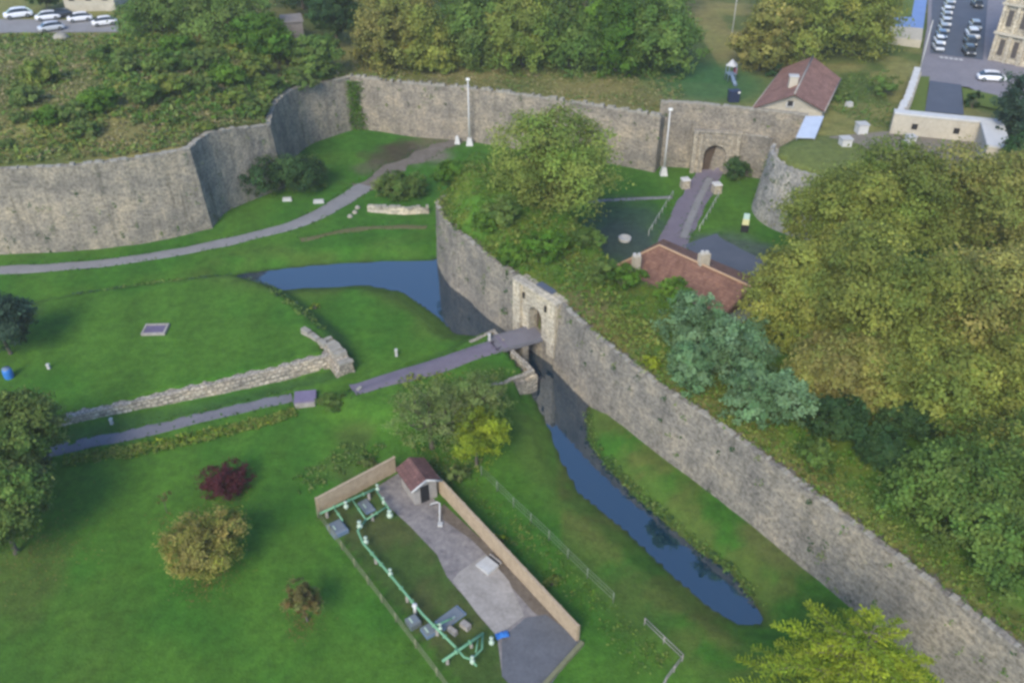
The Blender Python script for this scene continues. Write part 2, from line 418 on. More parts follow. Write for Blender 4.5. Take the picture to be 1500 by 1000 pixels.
def watermat():
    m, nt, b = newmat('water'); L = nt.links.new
    b.inputs['Base Color'].default_value = (.002, .019, .038, 1); b.inputs['Roughness'].default_value = .03  # base tinted blue to add to the sky's reflected blue
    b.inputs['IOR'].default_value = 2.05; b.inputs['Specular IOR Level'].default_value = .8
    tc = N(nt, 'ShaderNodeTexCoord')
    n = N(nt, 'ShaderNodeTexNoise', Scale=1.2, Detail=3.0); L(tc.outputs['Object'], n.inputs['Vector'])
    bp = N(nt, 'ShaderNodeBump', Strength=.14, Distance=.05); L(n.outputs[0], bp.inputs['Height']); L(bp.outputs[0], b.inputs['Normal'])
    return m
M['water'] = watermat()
# ------------------------------------------------------------------ ground
def build_ground():
    ny, nx = GXX.shape
    co = np.stack([GXX, GYY, GZ], -1).reshape(-1, 3)
    idx = np.arange(ny * nx).reshape(ny, nx)
    q = np.stack([idx[:-1, :-1], idx[:-1, 1:], idx[1:, 1:], idx[1:, :-1]], -1).reshape(-1, 4)
    me = bpy.data.meshes.new('ground')
    me.vertices.add(len(co)); me.vertices.foreach_set('co', co.ravel())
    me.loops.add(q.size); me.loops.foreach_set('vertex_index', q.ravel())
    me.polygons.add(len(q)); me.polygons.foreach_set('loop_start', np.arange(0, q.size, 4))
    me.update(calc_edges=True)
    me.polygons.foreach_set('use_smooth', np.ones(len(q), bool))
    X, Y = GXX.ravel(), GYY.ravel(); Z = GZ.ravel()
    n1 = fbm(X, Y, 9, 5); n2 = fbm(X, Y, 3.0, 9); n3 = fbm(X, Y, 22, 15)
    c = lambda *a: np.array(a)
    lawn = c(.036, .115, .0135); lawn2 = c(.053, .13, .016); dry = c(.15, .125, .045); green = c(.05, .095, .016); brown = c(.09, .07, .035)
    def mix(a, b, t): return a * (1 - t[:, None]) + b * t[:, None]
    t = mix(np.tile(lawn, (len(X), 1)), np.tile(lawn2, (len(X), 1)), sstep(.35, .65, n1))
    t *= (.9 + .2 * n2)[:, None]
    # faint mowing bands
    t *= (1 + .07 * np.sin((X * .8 + Y * .25) * 1.1))[:, None]
    def over(w, col): 
        nonlocal t
        t = mix(t, np.tile(col, (len(X), 1)), np.clip(w, 0, 1))
    sw = sdf(X, Y, water_poly)
    over((1 - sstep(0, 5, np.abs(sw - 2.2) * 1.3)) * sstep(.42, .62, n1) * .4, c(.07, .085, .025))
    over((1 - sstep(-.1, .8, sw)), c(.02, .03, .012))
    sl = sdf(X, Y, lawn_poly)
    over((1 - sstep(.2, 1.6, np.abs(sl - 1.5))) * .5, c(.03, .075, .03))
    sb = sdf(X, Y, polyB); sa = sdf(X, Y, polyA)
    inb = sb < -.5
    over(inb * 1.0, c(.06, .14, .018))
    over(inb * sstep(.4, .62, n2) * .6, c(.11, .12, .02))
    over(inb * (1 - sstep(.5, 5, dist_line(X, Y, [p.xy for p in ram_right]))) * (.35 + .5 * n1), c(.13, .105, .045))
    ina = sa < -.5
    over(ina * 1.0, c(.165, .165, .056))
    over(ina * sstep(.42, .6, n1) * .7, c(.05, .09, .018))
    over(ina * sstep(.5, .7, n3) * .5, c(.17, .14, .06))
    over((sa < -14) * (X > -22) * (X < 34) * .85, c(.05, .085, .02))
    over((sa < -3) * (1 - sstep(6, 14, np.hypot(X - 31, Y - 138))) * .85, c(.03, .1, .035))
    over((1 - sstep(0, 6, np.abs(sw - 3.0))) * (X > 4) * (Y < 88) * sstep(.35, .55, n2) * .5, c(.1, .085, .03))
    over((sa < -8) * (X > 40) * sstep(.4, .6, n1) * .6, c(.05, .09, .02))
    # tint patches: worn earth at the curtain foot, then darker and drier spots elsewhere
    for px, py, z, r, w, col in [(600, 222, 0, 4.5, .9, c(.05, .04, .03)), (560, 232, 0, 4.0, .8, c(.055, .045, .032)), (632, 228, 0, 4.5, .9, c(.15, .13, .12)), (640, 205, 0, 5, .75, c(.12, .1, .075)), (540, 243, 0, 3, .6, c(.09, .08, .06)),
                                (1100, 410, 0, 5, .8, c(.06, .07, .1)), (905, 350, 0, 7, .85, c(.04, .055, .062)), (925, 325, 0, 7, .7, c(.035, .06, .055)), (1075, 375, 0, 7, .7, c(.06, .068, .085)),  # dark bluish patches over the courtyard ground
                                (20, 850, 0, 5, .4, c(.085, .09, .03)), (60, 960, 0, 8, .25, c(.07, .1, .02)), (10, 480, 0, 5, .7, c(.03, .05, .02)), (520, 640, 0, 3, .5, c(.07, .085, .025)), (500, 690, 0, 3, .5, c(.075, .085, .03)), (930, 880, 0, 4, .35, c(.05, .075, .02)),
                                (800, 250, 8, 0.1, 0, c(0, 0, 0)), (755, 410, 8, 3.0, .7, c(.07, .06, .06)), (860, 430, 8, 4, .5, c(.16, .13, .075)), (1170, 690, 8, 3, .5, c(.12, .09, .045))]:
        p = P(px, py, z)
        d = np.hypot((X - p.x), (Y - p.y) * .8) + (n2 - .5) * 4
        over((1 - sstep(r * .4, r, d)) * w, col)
    over((np.hypot(X - tow_c.x, Y - tow_c.y) < TOW_R) * .7, c(.085, .125, .035))
    sg = sdf(X, Y, gas_corners)
    over((sg < 0) * .8, c(.045, .075, .02))
    over((sg < 0) * sstep(.45, .65, n2) * .5, c(.075, .07, .03))
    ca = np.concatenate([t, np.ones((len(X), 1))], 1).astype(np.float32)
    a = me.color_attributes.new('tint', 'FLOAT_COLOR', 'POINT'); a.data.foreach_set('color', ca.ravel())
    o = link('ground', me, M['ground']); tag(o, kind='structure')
build_ground()
# water sheet
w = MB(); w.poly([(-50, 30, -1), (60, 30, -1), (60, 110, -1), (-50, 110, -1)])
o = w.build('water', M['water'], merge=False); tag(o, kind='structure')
# ------------------------------------------------------------------ draped paths and flat sheets
def resample(pts, step):
    pts = [Vector(p) for p in pts]
    out = [pts[0]]
    for a, b in zip(pts, pts[1:]):
        n = max(1, int((b - a).length / step + .5))
        out += [a.lerp(b, k / n) for k in range(1, n + 1)]
    return out
def smooth(pts, it=2):
    pts = [Vector(p) for p in pts]
    for _ in range(it):
        q = [pts[0]]
        for a, b in zip(pts, pts[1:]): q += [a.lerp(b, .25), a.lerp(b, .75)]
        q.append(pts[-1]); pts = q
    return pts
EDGES = []
def strip(name, pts, width, mat, lift=.07, kind='structure', zfun=None, edge=.12):
    pts = resample(smooth([Vector((p[0], p[1])) for p in pts], 2), .8)
    n = len(pts); b = MB(); rows = []
    for i, p in enumerate(pts):
        d = (pts[min(i + 1, n - 1)] - pts[max(i - 1, 0)]).normalized(); nn = Vector((-d.y, d.x))
        w = width(i / (n - 1)) if callable(width) else width
        e1, e2 = [float(vnoise(np.array(i * .35), np.array(sd_), 77)) * 2 - 1 for sd_ in (3.3, 9.7)]; w1 = w * (1 + edge * e1); w2 = w * (1 + edge * e2)
        row = []
        for k in range(7):
            s = k / 6
            q = p + nn * (-w1 / 2 * (1 - s) + w2 / 2 * s)
            z = zfun(q) if zfun else max(float(hz(q.x, q.y)), float(hz(p.x, p.y)) - .15)
            row.append((q.x, q.y, z + lift - (.1 if k in (0, 6) else 0)))
        rows.append(row)
    for i in range(n - 1):
        for k in range(6): b.poly([rows[i][k], rows[i][k + 1], rows[i + 1][k + 1], rows[i + 1][k]], smooth=True)
    EDGES.extend([r[0] for r in rows] + [r[-1] for r in rows])
    o = b.build(name, mat); tag(o, kind=kind)
    for p in o.data.polygons:
        if p.normal.z < 0: p.flip()
    return o
def gxy(px, py): return G(px, py).xy
strip('gravel_path', [gxy(*q) for q in ((-160, 398), (-40, 396), (60, 394), (150, 386), (230, 375), (320, 358), (420, 334), (470, 314), (505, 292), (535, 272))], lambda t: 2.3 + .9 * sstep(.6, .95, np.array(t)), M['gravel_path'])
strip('dirt_path', [gxy(*q) for q in ((530, 275), (560, 255), (600, 236), (640, 218), (668, 205))], lambda t: 3.6, M['dirt_pale'], .05, edge=.5)
strip('grass_track', [gxy(*q) for q in ((440, 352), (500, 338), (560, 332), (625, 333))], 1.2, mottled('track', (.08, .085, .03), (.12, .11, .05), .5, .95), .05, edge=.4)
strip('footpath', [gxy(*q) for q in ((-60, 700), (40, 670), (100, 654), (200, 636), (300, 610), (380, 592), (428, 583))], 1.5, M['asphalt'], .06)
strip('causeway_path', [P(*q, ZC).xy for q in ((516, 568), (560, 556), (620, 542), (680, 522), (735, 503))], 2.5, M['paving_lilac'], .09)
court = strip('road', [P(*q, 0).xy for q in ((1046, 244), (1035, 262), (1010, 303), (988, 350), (975, 385))], 4.2, M['paving_lilac'], .08)
strip('road_strip', [P(*q, 0).xy for q in ((1040, 262), (1020, 300), (1000, 350))], 1.1, M['gravel_path'], .13, edge=.05)
strip('forecourt', [P(*q, 0).xy for q in ((1025, 352), (1060, 372), (1100, 395), (1150, 430))], 6.5, M['asphalt_dark'], .06)
strip('side_path', [P(*q, 0).xy for q in ((860, 294), (910, 291), (985, 289))], .9, M['gravel_path'], .07)
def sheet(name, pts, z, mat, kind='structure'):
    b = MB(); q = [(p[0], p[1], z) for p in pts]
    ar = sum(q[i][0] * q[(i + 1) % len(q)][1] - q[(i + 1) % len(q)][0] * q[i][1] for i in range(len(q)))
    if ar < 0: q = q[::-1]
    b.poly(q, [(p[0], p[1]) for p in q])
    o = b.build(name, mat, merge=False); tag(o, kind=kind); return o
# ------------------------------------------------------------------ masonry walls
WALLS = []
def wall(name, pts, zbase, side, mat, label, cat='wall', thick=.75, back=2.1, batter=.1, coping=True, cop_h=(.08, .26), gaps=.18, noise=.12, closed_end=True, cop_mat=None, sm=2, stones=(.4, .9)):
    base = smooth([Vector(p) for p in pts], sm) if sm else [Vector(p) for p in pts]
    q = resample(base, 1.0); n = len(q)
    root = thing(name, label, cat, (q[n // 2].x, q[n // 2].y, max(zbase, -1)))
    nor = []
    for i in range(n):
        d1 = (q[i] - q[i - 1]).xy.normalized() if i else (q[1] - q[0]).xy.normalized()
        d2 = (q[i + 1] - q[i]).xy.normalized() if i < n - 1 else d1
        d = (d1 + d2).normalized(); nor.append(Vector((d.y, -d.x)) * side / max(.55, d.dot(d1)))
    WALLS.append((name, q, nor, zbase, batter))
    rows = 8; b = MB(); s = 0; prev = None
    grid = []
    for i in range(n):
        if i: s += (q[i] - q[i - 1]).length
        zt_ = q[i].z - .1 + random.uniform(-noise, noise)
        col = []
        for r in range(rows + 1):
            t = r / rows; z = zbase + (zt_ - zbase) * t
            off = batter * (zt_ - z) + (random.uniform(-.05, .05) if 0 < r else 0)
            col.append(((q[i].x + nor[i].x * off, q[i].y + nor[i].y * off, z), (s, z)))
        p = q[i].xy - nor[i] * thick; col.append(((p.x, p.y, zt_), (s, zt_ + thick)))
        col.append(((p.x, p.y, zt_ - .55), (s, zt_ + thick + .5)))
        p = q[i].xy - nor[i] * back; col.append(((p.x, p.y, zt_ - .6), (s, zt_ + back + .5)))
        col.append(((p.x, p.y, zbase), (s, zbase)))
        grid.append(col)
    for i in range(n - 1):
        for r in range(len(grid[0]) - 1):
            a, b2, c, d = grid[i][r], grid[i + 1][r], grid[i + 1][r + 1], grid[i][r + 1]
            b.poly([a[0], b2[0], c[0], d[0]], [a[1], b2[1], c[1], d[1]])
    for g in (grid[0], grid[-1]): b.poly([k[0] for k in g], [(k[0][0] + k[0][1], k[0][2]) for k in g])
    b.build('masonry', mat, root)
    if coping:
        cb = MB(); i = 0; s = 0
        for i in range(n - 1):
            a, c = q[i], q[i + 1]; d = (c - a); L = d.length
            k = 0.0
            while k < L - .05:
                w = min(random.uniform(*stones), L - k)
                if random.random() > gaps:
                    m = a + d * ((k + w / 2) / L); hh = random.uniform(*cop_h)
                    pc = m.xy - nor[i] * (thick / 2 - .02 + random.uniform(-.1, .1))
                    cb.box((pc.x, pc.y, m.z - .12 + hh / 2), (w * .96, thick * random.uniform(.85, 1.12), hh), math.atan2(d.y, d.x) + random.uniform(-.05, .05), random.uniform(.86, .98))
                k += w
        cb.build('coping', cop_mat or M['coping'], root)
    return root
wall('bastion_wall', smooth(bastion_face, 1) + smooth(bastion_flank, 2)[1:] + smooth(bastion_return, 2)[1:], -.8, 1, M['wall_warm'], 'tall stone bastion wall at the left with a sharp corner, a shaded flank and a set-back end', batter=.085, cop_h=(.06, .24), gaps=.3, sm=0)
cw = wall('curtain_wall', curtain, -.8, 1, M['wall_old'], 'long old stone curtain wall below the row of trees', batter=.05, cop_h=(.1, .5), gaps=.12)
wall('gate_wall', gate_back, -.8, 1, M['wall_old'], 'higher stone wall rising above the inner gate', batter=.02, cop_h=(.15, .25), gaps=.02, sm=0)
wall('round_tower_wall', tower_ring, -.8, 1, masonry('tower_stone', (.30, .30, .29), (.23, .23, .225), (.3, .3, .29), .5, .28, amount=.4), 'battered round stone tower with a grassy top beside the tree', cat='tower', batter=.14, cop_h=(.0, .1), gaps=.3, thick=.45)
wall('ravelin_wall', [P(656, 284, ZB), P(646, 286, ZB), P(639, 292, ZB)] + rav_left[3:], -2.4, 1, M['wall_grey'], 'curved grey ravelin wall rising from the water left of the gate', batter=.03, cop_h=(.03, .15), gaps=.7, thick=.5)
wall('rampart_wall', ram_right, -2.4, 1, M['wall_grey'], 'long grey rampart wall running down to the right of the gate', batter=.08, cop_h=(.0, .16), gaps=.42, thick=.5, stones=(.2, .6))
wall('retaining_wall', lawn_wall, -.3, 1, M['rubble'], 'low rubble retaining wall along the front edge of the raised lawn', thick=1.0, back=1.3, batter=.14, cop_h=(.02, .12), gaps=.3, cop_mat=M['rubble'], noise=.05)
# ------------------------------------------------------------------ gates
def arch_profile(w, h, aw, ah, x0=0.0, n=10):
    sp = ah - aw / 2
    pts = [(-w / 2, 0), (-w / 2, h), (w / 2, h), (w / 2, 0), (x0 + aw / 2, 0), (x0 + aw / 2, sp)]
    for k in range(1, n): a = math.pi * k / n; pts.append((x0 + aw / 2 * math.cos(a), sp + aw / 2 * math.sin(a)))
    pts += [(x0 - aw / 2, sp), (x0 - aw / 2, 0)]
    return pts
def extrude_xz(b, prof, y0, y1, z0=0):
    n = len(prof)
    b.poly([(x, y0, z + z0) for x, z in prof], [(x, z) for x, z in prof])
    b.poly([(x, y1, z + z0) for x, z in prof[::-1]], [(x, z) for x, z in prof[::-1]])
    for i in range(n):
        (xa, za), (xb, zb) = prof[i], prof[(i + 1) % n]
        b.poly([(xa, y0, za + z0), (xa, y1, za + z0), (xb, y1, zb + z0), (xb, y0, zb + z0)], [(0, za), (y1 - y0, za), (y1 - y0, zb + xb - xa), (0, zb + xb - xa)])
def make_gate(name, label, a, b_, zb, zs, ht, depth, proud, aw, ah, mat, flank):
    # local frame: x along the wall (seen from outside left to right), -y outwards
    a, b_ = Vector(a), Vector(b_); d = (b_ - a); W = d.length; ang = math.atan2(d.y, d.x)
    c = (a + b_) / 2
    root = thing(name, label, 'gate', (c.x, c.y, zs), ang)
    m = MB(); extrude_xz(m, arch_profile(W, ht, aw, ah), -proud, depth); m.build('archway', mat, root, local=True)
    m = MB()
    for s in (-1, 1):
        m2 = MB(); m2.box((s * (W / 2 - flank / 2), -proud - .14, ht / 2 - .6), (flank, .3, ht + 1.2)); m2.build('pilaster', mat, root, local=True)
    m = MB(); m.box((0, -proud + .22, ht + .1), (W + .3, 1.0, .2)); m.build('cornice', mat, root, local=True)
    m = MB(); m.box((0, depth - .35, ah / 2 - .02), (aw + .3, .18, ah + .2)); m.build('door_or_dark_back', M['passage_shade'], root, local=True)  # dark panel added at the back, stands in for shade in the open passage
    m = MB(); m.box((0, depth * .5 - proud * .5 + .02, (zb - zs) / 2 - .004), (W - .01, depth + proud - .05, zs - zb - .01)); m.build('foundation', M['wall_grey'], root, local=True)
    return root
M['passage_shade'] = mottled('passage_shade', (.05, .035, .025), (.09, .065, .045), 2, .85)  # near-black brown, shade of the gate passages put into the colour
g1 = make_gate('stone_gate', 'cream stone arched gate at the end of the moat bridge', gateB_a, gateB_b, -2.4, 1.5, 5.3, 1.25, .35, 2.1, 3.3, M['cream'], 1.15)
m = MB(); m.box((.2, .85, 5.42), (2.6, .9, .25), 0, .8); m.build('roof_slab', M['asphalt_dark'], g1, local=True)
for s in (-1, 1):
    m = MB(); m.box((s * 1.75, -.52, 4.1), (.25, .1, .7)); m.build('slot', M['dark'], g1, local=True)
# inner gate: a low block standing in front of the high wall
ga, gb = P(1010, 251, 0).xy, P(1077, 255, 0).xy
g2 = make_gate('inner_gate', 'pale stone inner gate in the curtain wall at the end of the road', ga, gb, -.8, .02, 6.3, 1.15, .3, 3.2, 4.4, M['gate_old'], .55)
W2 = (gb - ga).length
for x in (-W2 / 2 + 1.15, W2 / 2 - 1.15):
    m = MB(); m.box((x, -.42, 3.0), (.35, .24, 6.0)); m.build('pilaster', M['gate_old'], g2, local=True)
m = MB()
for x in (-.9, -.3, .3, .9): m.box((x, -.4, 5.3), (.45, .2, 1.1), 0, .9)
m.build('keystone', M['gate_old'], g2, local=True)
for ch in g2.children:
    if ch.name.startswith('pilaster'): ch.data.materials.clear(); ch.data.materials.append(M['gate_old'])
e = P(1122, 262, 0).xy
wall('gate_side_wall', [Vector((*gb, 6.3)), Vector((*e, 6.3))], -.8, 1, M['wall_grey'], 'plain dark grey wall between the inner gate and the round tower', batter=.02, back=3.0, cop_h=(.1, .2), gaps=.1, sm=0)
# bridge over the moat
ba, bb = P(731, 503, ZC), P(784, 488, ZC)
gc = (Vector(gateB_a) + Vector(gateB_b)) / 2
bd = (gc - ba.xy); bl = bd.length; bang = math.atan2(bd.y, bd.x)
br = thing('footbridge', 'lilac paved footbridge crossing the moat to the cream gate', 'bridge', (ba.x, ba.y, 1.4), bang)
m = MB(); m.box((bl / 2 - .3, 0, .04), (bl + 1.0, 2.5, .3)); m.build('deck', mottled('bridge_deck', (.12, .115, .13), (.17, .16, .18), .6, .9, .2, fine=12), br, local=True)
for s in (-1, 1):
    m = MB(); m.box((bl / 2 - .3, s * 1.31, .1), (bl + .6, .12, .42)); m.build('edge_beam', M['asphalt'], br, local=True)
m = MB(); m.box((bl * .55, 0, -2.0), (.7, 2.6, 3.7)); m.build('pier', M['wall_grey'], br, local=True)
m = MB(); m.box((.35, 0, .205), (.4, 2.5, .04)); m.build('threshold', M['paving_lilac'], br, local=True)
# abutment walls holding the causeway
abz = ZC + .15
wall('abutment_wall', [P(*q, abz) for q in ((690, 500), (722, 485), (735, 499))], -2.2, 1, M['rubble'], 'pale stone abutment corner on the upstream side of the bridge', thick=.35, back=.6, batter=.03, cop_h=(.02, .1), sm=0, cop_mat=M['rubble'])
wall('abutment_wall', [P(*q, abz) for q in ((748, 513), (776, 540), (738, 557), (700, 566))], -2.2, 1, M['rubble'], 'mossy stone abutment corner on the downstream side of the bridge', thick=.35, back=.6, batter=.03, cop_h=(.02, .1), sm=0, cop_mat=M['rubble'])
# ruined masonry around the cut at the end of the lawn
def ruin(name, pts, zb, label, t=1.3, mat=None):
    return wall(name, pts, zb, 1, mat or M['rubble'], label, cat='ruin', thick=t * .8, back=t, batter=.15, cop_h=(.15, .5), gaps=.15, noise=.25, cop_mat=M['coping'], sm=1)
ruin('rubble_wall', [P(483, 494, 1.7), P(500, 505, 1.9), P(516, 530, 1.5)][::-1], -.3, 'short leaning stub of rubble wall across the cut from the raised lawn', 1.8)
ruin('rubble_wall', [P(440, 484, 1.9), P(462, 497, 1.8), P(478, 514, 1.7)], -.3, 'broken stone edge at the pointed corner of the raised lawn', .8)
ruin('rubble_wall', [P(522, 573, 1.3), P(540, 580, 1.2), P(556, 592, .7)], -.3, 'whitish stone edging on the near left of the lilac path', .7)
ruin('rubble_wall', [P(586, 580, 1.2), P(570, 586, .9), P(556, 594, .6)][::-1], -.3, 'heap of broken masonry below the lilac path', 1.5)
ruin('low_wall', [P(538, 302, .75), P(580, 306, .8), P(628, 305, .75)], -.3, 'low cream stone wall running up to the ravelin tip', .6, M['cream'])
o = MB(); p = P(448, 587, 0)
sl = thing('stepping_slab', 'purple paved landing at the end of the grey footpath', 'paving', (p.x, p.y, .1), .15)
m = MB(); m.box((0, 0, .3), (2.1, 1.7, .5)); m.build('paving', M['purple'], sl, local=True)
m = MB(); m.box((0, -.95, .12), (1.9, .25, .5)); m.build('edge_stone', M['concrete'], sl, local=True)
# ------------------------------------------------------------------ foliage
def leaves(name, cen, size, col, mat, parent=None, up=1.0, long=.66, bias=None, tan=None):
    n = len(cen)
    nr = RNG.normal(size=(n, 3)); nr[:, 2] += up
    if bias is not None: nr = nr * .55 + bias * 1.1
    nr = nr; nr /= np.linalg.norm(nr, axis=1)[:, None]
    tg = RNG.normal(size=(n, 3)) if tan is None else tan + RNG.normal(size=(n, 3)) * .22; tg -= nr * (tg * nr).sum(1)[:, None]; tg /= np.linalg.norm(tg, axis=1)[:, None]
    bt = np.cross(nr, tg)
    s = np.asarray(size)[:, None] if np.ndim(size) else size
    tg = tg * s * .5; bt = bt * s * .5 * long
    co = np.stack([cen - tg, cen - bt + tg * .1, cen + tg, cen + bt + tg * .1], 1).reshape(-1, 3)
    return quads(name, co, col, mat, parent)
def quads(name, co, col, mat, parent=None):
    n = len(co) // 4
    me = bpy.data.meshes.new(name)
    me.vertices.add(n * 4); me.vertices.foreach_set('co', co.astype(np.float32).ravel())
    me.loops.add(n * 4); me.loops.foreach_set('vertex_index', np.arange(n * 4))
    me.polygons.add(n); me.polygons.foreach_set('loop_start', np.arange(0, n * 4, 4))
    me.update(calc_edges=True)
    a = me.color_attributes.new('tint', 'FLOAT_COLOR', 'POINT')
    c4 = np.repeat(np.concatenate([col, np.ones((n, 1))], 1), 4, axis=0).astype(np.float32)
    a.data.foreach_set('color', c4.ravel())
    return link(name, me, mat, parent)
PAL = dict(
    yellow=[(.235, .27, .05), (.19, .24, .045), (.265, .27, .055), (.15, .205, .038)],
    ygreen=[(.175, .245, .045), (.21, .255, .05), (.135, .21, .036), (.225, .245, .055)],
    ochre=[(.265, .26, .065), (.22, .235, .055), (.17, .21, .045), (.29, .255, .075)],
    green=[(.1, .185, .034), (.13, .21, .042), (.08, .155, .03), (.16, .22, .05)],
    bright=[(.08, .19, .018), (.115, .215, .022), (.07, .15, .018)],
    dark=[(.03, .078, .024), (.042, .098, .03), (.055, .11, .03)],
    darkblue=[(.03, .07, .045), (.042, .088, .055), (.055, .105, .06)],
    silver=[(.115, .22, .095), (.145, .25, .115), (.085, .175, .07), (.175, .275, .14)],
    red=[(.11, .025, .034), (.085, .02, .03), (.14, .035, .038)],
    olive=[(.14, .21, .052), (.17, .225, .062), (.105, .18, .042), (.19, .225, .075)],
    lime=[(.23, .3, .02), (.28, .335, .025), (.17, .245, .02)],
    autumn=[(.31, .25, .07), (.26, .24, .055), (.32, .28, .085), (.22, .24, .04)],
    brown=[(.15, .12, .04), (.19, .135, .05), (.12, .125, .035)],
    dry=[(.3, .27, .12), (.26, .25, .09), (.34, .29, .15), (.2, .22, .07)],
    scrub=[(.105, .2, .04), (.145, .225, .055), (.185, .225, .065), (.095, .17, .036)])
def crown(cen, rx, rz, pal, n, leaf, lobes=8, seed=0, spread=.62, lobe_r=.5, low=-.55, pal2=None):
    rg = np.random.default_rng(seed)
    pc = np.array(PAL[pal])
    L = [np.zeros(3)]; tries = 0
    while len(L) < lobes and tries < 400:
        tries += 1
        d = rg.normal(size=3); d /= np.linalg.norm(d)
        if d[2] < low: continue
        q = d * spread * rg.uniform(.75, 1.1)
        if min(np.linalg.norm(q - k) for k in L) > .33: L.append(q)
    pts, cols, sizes, nors = [], [], [], []
    tone = [rg.uniform(.74, 1.26) for _ in L]; skin = [rg.integers(len(pc)) for _ in L]
    nc = max(10, int(n / 45)); per = max(4, n // nc)
    for c in range(nc):
        li = rg.integers(len(L)); l = L[li]
        d = rg.normal(size=3); d[2] += .35; d /= np.linalg.norm(d)
        lr = lobe_r * rg.uniform(.85, 1.12)
        if l is L[0]: lr *= 1.15
        cc = l + d * lr * rg.uniform(.84, 1.02)
        sg = rg.uniform(.055, .095)
        off = rg.normal(size=(per, 3)) * sg; off[:, 2] *= .75
        pts.append(cc + off)
        base = (pc[rg.integers(len(pc))] * .6 + pc[skin[li]] * .4) * tone[li]
        if pal2 is not None and cc[2] * .6 - cc[1] * .5 + rg.normal() * .3 < -.1:
            q2 = np.array(PAL[pal2]); base = q2[rg.integers(len(q2))]
        base = base * rg.uniform(.82, 1.2)
        nors.append(np.tile(d, (per, 1)))
        cols.append(base * rg.uniform(.86, 1.14, (per, 1)))
        sizes.append(leaf * rg.uniform(.6, 1.3, per))
    p = np.concatenate(pts) * np.array([rx, rx, rz]) + np.array(cen)
    Lw = [np.array(k) * np.array([rx, rx, rz]) + np.array(cen) for k in L]
    return p, np.concatenate(cols), np.concatenate(sizes), Lw, np.concatenate(nors)
def tree(name, label, cx, cy, zc, rpx, pal, n=9000, leaf=.38, rzf=.85, lobes=9, group=None, cat='tree', seed=None, base=None, trunk_r=None, low=-.55, spread=.62, lobe_r=.5, pal2=None, bare=False):
    seed = seed if seed is not None else int(cx * 7 + cy * 13) % 100000
    c = P(cx, cy, zc); rx = rpx * mpp(cx, cy, zc); rz = rx * rzf
    gz = float(hz(c.x, c.y))
    if base: bxy = Vector((c.x + base[0], c.y + base[1]))
    else: bxy = c.xy
    gz = float(hz(bxy.x, bxy.y))
    root = thing(name, label, cat, (bxy.x, bxy.y, gz - .1), 0, group)
    p, col, sz, Lw, nb_ = crown(tuple(c), rx, rz, pal, n, leaf, lobes, seed, spread, lobe_r, low, pal2)
    keep = p[:, 2] > hz(p[:, 0], p[:, 1]) + .05
    leaves('crown', p[keep], sz[keep], col[keep], M['leaf'], root, up=.5, bias=nb_[keep])
    rnd = random.Random(seed)
    tr = trunk_r or max(.07, rx * .055)
    b = MB()
    top = Vector((c.x, c.y, c.z + rz * .1)); bot = Vector((bxy.x, bxy.y, gz - .1)); fork = bot.lerp(top, .55)
    fork += Vector((rnd.uniform(-.1, .1) * rx, rnd.uniform(-.1, .1) * rx, 0))
    b.tube([bot, bot.lerp(fork, .15), fork, top], [tr * 1.35, tr, tr * .75, tr * .3], 8)
    for l in Lw[1:]:
        e = Vector(l); mid = fork.lerp(e, .5) + Vector((0, 0, -.08 * rx))
        b.tube([fork.lerp(top, rnd.uniform(-.15, .5)), mid, e], [tr * .5, tr * .32, tr * .12], 5, cap=False)
        if bare:
            for _ in range(5):
                d = Vector((rnd.gauss(0, 1), rnd.gauss(0, 1), rnd.uniform(0, 1.4))).normalized()
                b.tube([mid.lerp(e, rnd.random()), e + d * rx * .35], [tr * .18, tr * .05], 4, cap=False)
    b.build('trunk', M['bark'], root)
    return root
def bush(name, label, cx, cy, rpx, pal, n=2500, leaf=.3, rzf=.75, group=None, zc=None, cat='bush', lobes=6, pal2=None):
    g = G(cx, cy + rpx * .55)
    r = rpx * mpp(cx, cy, g.z)
    c = Vector((g.x, g.y, g.z + r * rzf * .55))
    root = thing(name, label, cat, (g.x, g.y, g.z - .05), 0, group)
    p, col, sz, Lw, nb_ = crown(tuple(c), r, r * rzf, pal, n, leaf, lobes, int(cx * 3 + cy * 11), .55, .52, -.2, pal2)
    keep = p[:, 2] > hz(p[:, 0], p[:, 1]) + .03
    leaves('foliage', p[keep], sz[keep], col[keep], M['leaf'], root, up=.5, bias=nb_[keep])
    b = MB()
    for l in Lw: b.tube([(g.x, g.y, g.z - .1), tuple(Vector((g.x, g.y, g.z)).lerp(Vector(l), .5)), tuple(l)], [.07, .05, .02], 5, cap=False)
    b.build('stem', M['bark'], root)
    return root
# big plane trees on the right
gp = 'autumn plane trees inside the rampart'
for args in [
    ('yellow-green plane tree crowding the round tower', 1245, 325, 10.5, 92, 'yellow'),
    ('yellow-green plane tree reaching out beside the red-roofed courtyard house', 1180, 440, 9.5, 92, 'yellow'),
    ('plane tree in front of the white walled enclosure, yellow with green patches', 1330, 300, 11.5, 100, 'ygreen'),
    ('broad ochre plane tree at the heart of the big cluster on the right', 1290, 440, 12, 120, 'yellow'),
    ('brownish autumn plane tree at the right edge below the dark cedar', 1440, 310, 12, 105, 'ochre'),
    ('ochre plane tree touching the right edge above the green tree', 1440, 455, 11, 115, 'ochre'),
    ('lower plane tree overhanging the dark gap behind the grey-green shrubs', 1235, 545, 9, 75, 'ochre'),
    ('yellowish plane tree lowest in the cluster above the leafy green tree', 1360, 570, 9, 90, 'yellow')]:
    tree('plane_tree', args[0], *args[1:], n=36000, leaf=.33, lobes=17, lobe_r=.4, spread=.72, group=gp, pal2='ygreen' if args[5] == 'ochre' else None)
